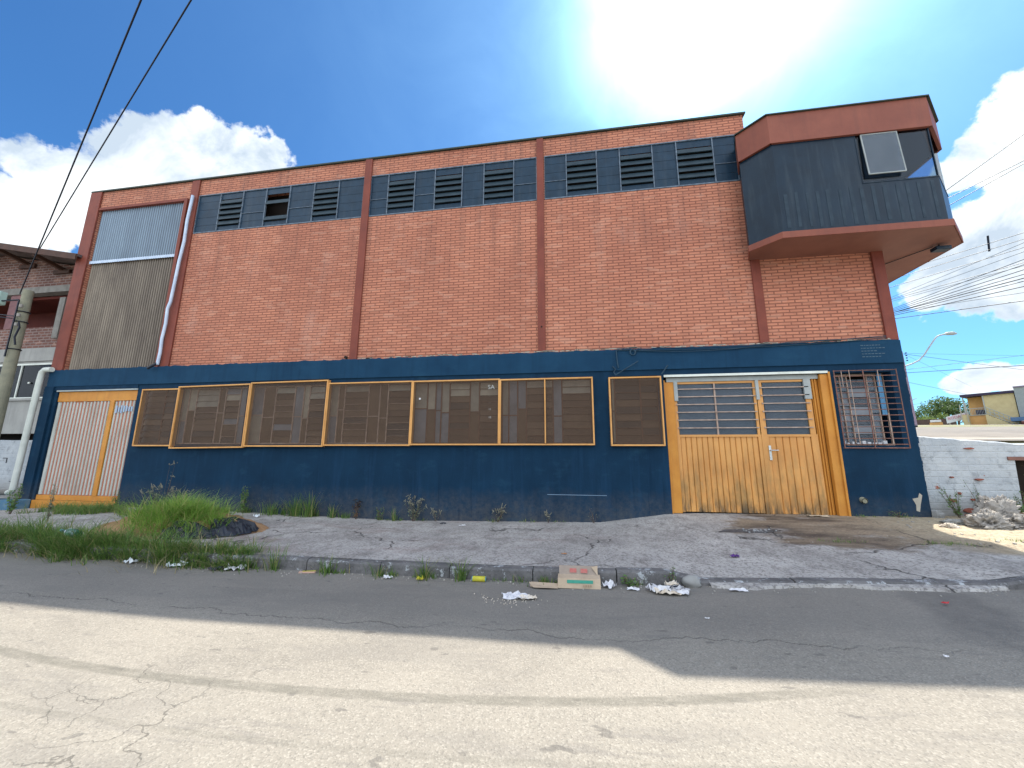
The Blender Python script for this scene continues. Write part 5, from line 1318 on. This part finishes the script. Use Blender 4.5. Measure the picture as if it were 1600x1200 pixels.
def pile(name, label, cat, parts, loc):
    T = thing(name, label, cat, loc)
    for i, (nm, cx, cy, z, sx, sy, h, mat, rot) in enumerate(parts): crumple(nm, cx, cy, z, sx, sy, h, mat, None, None, None, 60+i*5+int(cx*10), rot, 7, T)
    return T
def settle(o, x, y):
    """move a thing laid out on a level -1.40 road onto the sloping road surface"""
    k = road_z(x)/-1.4; o.location = Vector(o.location)+Vector((x*(k-1), (y+8)*(k-1), -1.4*(k-1)))
# cardboard box
X = thing('cardboard_box', 'opened tan cardboard box with red and green print lying against the kerb', 'cardboard box', (.03,-3.42,-1.4))
m = MB(); m.obox((-.20,-3.50,-1.395),(.46,.03,0),(.0,.12,.01),(0,.03,.095)); m.build('box_body', card_m, X)
m = MB(); m.obox((-.19,-3.36,-1.298),(.43,.02,0),(0,.008,0),(.0,.06,.085)); m.build('back_flap', card_in, X)
m = MB(); m.add([(-.52,-3.46,-1.36),(-.20,-3.42,-1.385),(-.20,-3.53,-1.392),(-.30,-3.55,-1.385),(-.46,-3.55,-1.388),(-.50,-3.50,-1.375)], [(0,1,2,3,4,5)]); m.obox((-.50,-3.52,-1.388),(.30,.0,-.004),(0,.09,.02),(0,0,.003)); m.build('side_flap', card_m, X)
m = MB(); m.add([(.17,-3.31,-1.215),(.24,-3.30,-1.20),(.235,-3.35,-1.29)], [(0,1,2)]); m.build('torn_corner', card_m, X)
m = MB(); m.obox((-.10,-3.4965+.0145,-1.345),(.28,.018,0),(0,-.002,0),(0,.009,.030)); m.build('green_band', greenink, X)
m = MB()
for dx in (0, .12): m.obox((-.07+dx,-3.362+.017,-1.272),(.075,.004,0),(0,-.003,0),(0,.026,.037))
m.build('red_print', redink, X)
m = MB()
for k in range(4): m.obox((.07+k*.025,-3.4965+.007+.002*k,-1.375),(.018,.001,0),(0,-.002,0),(0,.005,.02))
m.build('brown_print', greyink, X)
T1 = pile('paper_heap', 'heap of crumpled white and stained papers in the gutter right of the box', 'paper', [('paper_sheet',.98,-3.40,-1.4,.34,.16,.07,paper_m,.2),('paper_sheet',1.05,-3.47,-1.395,.20,.10,.05,paper_m,-.3),('brown_sheet',.93,-3.50,-1.397,.24,.09,.04,paper_b,-.15),('paper_sheet',.80,-3.42,-1.4,.08,.14,.05,paper_m,.5),('brown_sheet',1.0,-3.37,-1.36,.12,.08,.05,paper_b,.3),('dark_sheet',1.02,-3.44,-1.35,.16,.03,.02,cable_m,.3)], (1,-3.45,-1.4)); settle(T1, 1, -3.45)
T2 = pile('torn_paper', 'torn white paper with a brown flap lying on the asphalt in the shade', 'paper', [('paper_sheet',-.60,-3.86,-1.4,.26,.13,.035,paper_m,.1),('brown_flap',-.47,-3.88,-1.395,.16,.07,.03,paper_b,.35),('paper_sheet',-.70,-3.80,-1.4,.10,.06,.02,paper_m,.6)], (-.6,-3.86,-1.4)); settle(T2, -.6, -3.86); settle(X, .03, -3.45)
r = random.Random(77)
m = MB()
for i in range(70):
    x = -.68+r.gauss(0,.16); y = -3.93+r.gauss(0,.07); s = r.uniform(.003,.010); m.box(x, x+s, y, y+s, -1.4, -1.394)
tag(m.build('crumbs', paper_b), 'spray of pale crumbs around the torn paper', 'crumbs', kind='stuff')
settle(bpy.data.objects['crumbs'], -.6, -3.9)
def can(name, x, y, z, rad, L, ang, mat, label, cat, cap=None):
    T = thing(name, label, cat, (x, y, z)); d = Vector((math.cos(ang), math.sin(ang), 0))*L*.5; c = Vector((x, y, z+rad))
    MB().tube([c-d, c-d*.96, c+d*.96, c+d], rad, 14, rs=[rad*.85,rad,rad,rad*.85]).build('body', mat, T)
    if cap: MB().tube([c-d*1.08, c-d*1.0], rad*.88, 14).build('cap', cap, T); MB().tube([c+d*1.0, c+d*1.06], rad*.88, 14).build('end', cap, T)
    return T
can('yellow_can', -1.09,-3.42,-1.4,.030,.15,.05,yel_l,'yellow can with blue ends lying at the kerb','can',blu_l)
settle(bpy.data.objects['yellow_can'], -1.09, -3.42)
o = crumple('yellow_scrap',-1.76,-3.50,-1.4,.08,.05,.04,yel_l,'small crumpled yellow scrap below a grass tuft','scrap',None,3); settle(o, -1.76, -3.5)
# green bottle in the verge
gb = thing('green_bottle', 'clear green plastic bottle with white label lying in the verge grass', 'bottle', (-7.3,-3.05,-1.2))
c = Vector((-7.35,-3.12,-1.13)); d = Vector((.27,-.03,-.02))
MB().tube([c-d*.55, c-d*.25, c, c+d*.1, c+d*.65, c+d*.7], .055, 14, rs=[.016,.03,.055,.056,.056,.045]).build('body', glass_green, gb)
MB().tube([c-d*.22, c-d*.02], .0585, 14, rs=[.035,.0575]).build('label', whitepl, gb); MB().tube([c-d*.70, c-d*.55], .02, 10).build('cap', blu_l, gb)
for nm, x, y, sx, sy, h, mt, l, cat, rot in [('plastic_cup',-5.75,-3.47,.15,.10,.05,whitepl,'crushed clear plastic cup at the kerb below the green bottle','cup',.1),
  ('plastic_bag',-5.0,-3.50,.22,.10,.05,whitepl,'pale blue plastic wrapper at the left kerb','wrapper',.2),('newspaper_scrap',-4.15,-3.50,.24,.10,.05,paper_m,'crumpled printed paper at the kerb left of the yellow carton','paper',.3),('newspaper_scrap',-4.38,-3.55,.16,.06,.04,plastic_bk,'dark striped scrap touching the crumpled printed paper','scrap',.4),
  ('white_scrap',.36,-3.38,.13,.11,.06,paper_m,'white paper scrap against the right side of the cardboard box','paper',.9),('white_scrap',.60,-3.42,.12,.05,.02,paper_m,'flat white scrap between the box and the paper heap','paper',-.1),('white_scrap',1.70,-3.26,.17,.05,.02,paper_m,'white torn strip below the driveway kerb','paper',.05),
  ('white_scrap',-2.15,-3.50,.10,.05,.03,paper_m,'small grey white scrap in the gutter left of the yellow scrap','paper',.3),('white_scrap',1.13,-4.08,.04,.015,.01,paper_m,'tiny white scrap on the shaded asphalt','paper',0),('white_scrap',2.60,-4.50,.03,.015,.01,paper_m,'tiny white scrap on the asphalt at right','paper',0),
  ('foil_wrapper',1.98,-2.47,.10,.05,.04,purp,'purple foil wrapper on the driveway','wrapper',.1),('red_scrap',3.55,-3.32,.05,.025,.02,redb,'tiny red scrap on the asphalt at right','scrap',.2),('white_cup',-6.55,-.55,.10,.08,.06,whitepl,'pale blue white cup beside the mound','cup',.1),
  ('orange_scrap',-.15,-2.55,.07,.03,.01,paint('orange_peel', (.45,.22,.10)),'small orange brown scrap on the sidewalk','scrap',0),('dark_scrap',-2.55,-.42,.12,.05,.02,plastic_bk,'dark scrap at the foot of the wall','scrap',.2),('white_scrap',-2.1,-.62,.12,.03,.02,paper_m,'thin white strip on the sidewalk by the wall','paper',.2),('cardboard_scrap',4.25,-.14,.34,.10,.02,card_m,'flat pale board scrap at the foot of the yellow door','scrap',-.2)]:
    z = -1.4 if y < kerb_y(x) else hgt(x, y)
    o = crumple(nm, x, y, z, sx, sy, h, mt, l, cat, None, int(abs(x)*37) % 90, rot, 6)
    if z == -1.4: settle(o, x, y)
fc = thing('flattened_carton', 'flattened yellow and pink carton lying at the kerb', 'carton', (-3.2,-3.47,-1.4))
m = MB(); m.obox((-3.30,-3.50,-1.397),(.19,.05,0),(-.02,.05,.0),(0,0,.014)); m.build('base', paint('pink_card', (.65,.42,.33)), fc); m = MB(); m.obox((-3.27,-3.475,-1.382),(.15,.045,0),(-.01,.03,.0),(0,0,.002)); m.build('yellow_face', yel_l, fc); settle(fc, -3.2, -3.47)
# broken asphalt lump with dark hole on the driveway
m = MB(); q = random.Random(6); vs = []
for k in range(26):
    a = k/26*6.283; rr = 1+.25*fbm(math.cos(a)*2, math.sin(a)*2, 3, 1.2); x = 2.62+.42*rr*math.cos(a); y = -1.22+.11*rr*math.sin(a); vs.append((x, y, hgt(x, y)+.006))
m.add(vs, [tuple(range(26))]); struct(m.build('broken_concrete_pit', paint('wet_dark_gravel', (.05,.05,.055), (.14,.15,.16), .6, 25, None, 0, .3, .8)))
m = MB()
for k in range(40):
    x = 2.80+q.gauss(0,.12); y = -1.22+q.gauss(0,.05); s = q.uniform(.008,.022); m.obox((x, y, hgt(x, y)+.003), (s, s*.3, 0), (-s*.3, s, .2*s), (0, 0, s*.7))
tag(m.build('gravel', paint('grey_gravel', (.40,.42,.43), (.2,.2,.2), .8, 30)), 'loose grey gravel in the broken spot of the driveway', 'gravel', kind='stuff')
m = MB(); lump = []
x, y = 1.24, -3.26
for k in range(1):
    pass
vs = []; nn_ = 10
for i in range(nn_+1):
    th = math.pi*i/nn_
    for j in range(14):
        ph = 2*math.pi*j/14; d = Vector((math.sin(th)*math.cos(ph), math.sin(th)*math.sin(ph), math.cos(th))); k_ = 1+.3*fbm(d.x, d.y, d.z, 1.7)
        vs.append((x+d.x*.10*k_, y+d.y*.07*k_, -1.33+d.z*.07*k_))
m.add(vs, [(i*14+j, (i+1)*14+j, (i+1)*14+(j+1) % 14, i*14+(j+1) % 14) for i in range(nn_) for j in range(14)], True)
tag(m.build('stone_lump', concrete_pl), 'rough grey stone lump at the end of the raised kerb', 'stone')
# loose small stones and specks
m = MB(); q = random.Random(12)
for k in range(240):
    x = q.uniform(-6, 5); y = kerb_y(x)-.02-abs(q.gauss(0,.10)); s = q.uniform(.004,.016); m.obox((x, y, road_z(x)), (s, s*.3, 0), (-s*.3, s, .2*s), (0, 0, s*.6))
for k in range(130):
    x = q.uniform(2.5, 7.6); y = q.uniform(-2.2,-.2); s = q.uniform(.005,.03)*(1 if x > 5 else .5); m.obox((x, y, hgt(x, y)-.004), (s, s*.3, 0), (-s*.3, s, .2*s), (0, 0, s*.6))
tag(m.build('pebbles', paint('pale_pebble', (.42,.40,.36), (.2,.19,.17), .9, 30)), 'scattered pebbles along the gutter and the bare earth', 'pebbles', kind='stuff')
# sacks and rubble by the whitewashed wall
def sack(cx, cy, z, sx, sy, sz, label, seed, mat, rot=0.0):
    q = random.Random(seed); mb = MB(); vs = []; A, Bn = 84, 50
    for i in range(Bn+1):
        th = math.pi*i/Bn
        for j in range(A):
            ph = 2*math.pi*j/A; d = Vector((math.sin(th)*math.cos(ph), math.sin(th)*math.sin(ph), math.cos(th)))
            w_ = noise.noise_vector(d*1.6+Vector((seed, 3, 0)))*1.1; f = 1+.42*noise.noise(d*1.5+Vector((seed, 0, 0)))+.36*(1-abs(noise.noise((d+w_)*3.0))*2.2)-.22+.16*(1-abs(noise.noise((d+w_*.6)*7.0+Vector((seed, 0, 0))))*2)-.1+.05*noise.noise(d*22)
            x, y = d.x*sx*f, d.y*sy*f; zz = max(-.35, d.z*f)*sz
            vs.append((cx+x*math.cos(rot)-y*math.sin(rot), cy+x*math.sin(rot)+y*math.cos(rot), z+zz+.3*sz))
    mb.add(vs, [(i*A+j, (i+1)*A+j, (i+1)*A+(j+1) % A, i*A+(j+1) % A) for i in range(Bn) for j in range(A)], True)
    return tag(mb.build('rubble_sack', mat), label, 'sack', 'sacks dumped by the whitewashed wall')
zz = lambda x, y: hgt(x, y)-.01
sack(6.30,-.75,zz(6.3,-.75),.30,.20,.17,'crumpled white sack nearest the blue corner',1,sack_m,.2)
sack(6.62,-.52,zz(6.6,-.5),.26,.18,.30,'upright white sack topmost of the dumped heap',5,sack_m,-.3)
sack(6.74,-.88,zz(6.7,-.9),.30,.16,.14,'flat white sack in the front right of the heap',9,sack_m,.1)
sack(7.15,-.70,zz(7.1,-.7),.30,.17,.15,'dirty white sack at the right end of the heap',13,sack_m,-.1)
sack(6.05,-.55,zz(6.0,-.5),.26,.08,.06,'thin grey flattened sack trailing toward the corner',17,concrete_pl,.1)
sack(5.62,-.92,zz(5.6,-.9),.13,.07,.05,'small tan crumpled bag on the sunlit earth',21,paper_b,.3)
crumple('broken_board',6.98,-.52,zz(6.9,-.5)+.12,.30,.08,.05,card_m,'tan broken board leaning on the sacks','board',None,4,-.7,5)
m = MB(); m.obox((7.0,-.5,zz(7,-.5)),(.22,.04,0),(-.02,.11,.01),(0,0,.09)); tag(m.build('broken_brick', paint('red_brick_piece', (.25,.08,.06))), 'broken red brick behind the white sacks', 'brick')
m = MB(); m.obox((6.1,.0-.12,zz(6.1,-.1)),(.10,.03,0),(-.02,.07,.01),(0,0,.12)); m.obox((6.16,-.14,zz(6.1,-.1)),(.06,.03,0.02),(-.02,.05,.01),(0,0,.07)); tag(m.build('plaster_chunk', whitew2), 'white plaster chunk fallen at the blue corner foot', 'plaster')
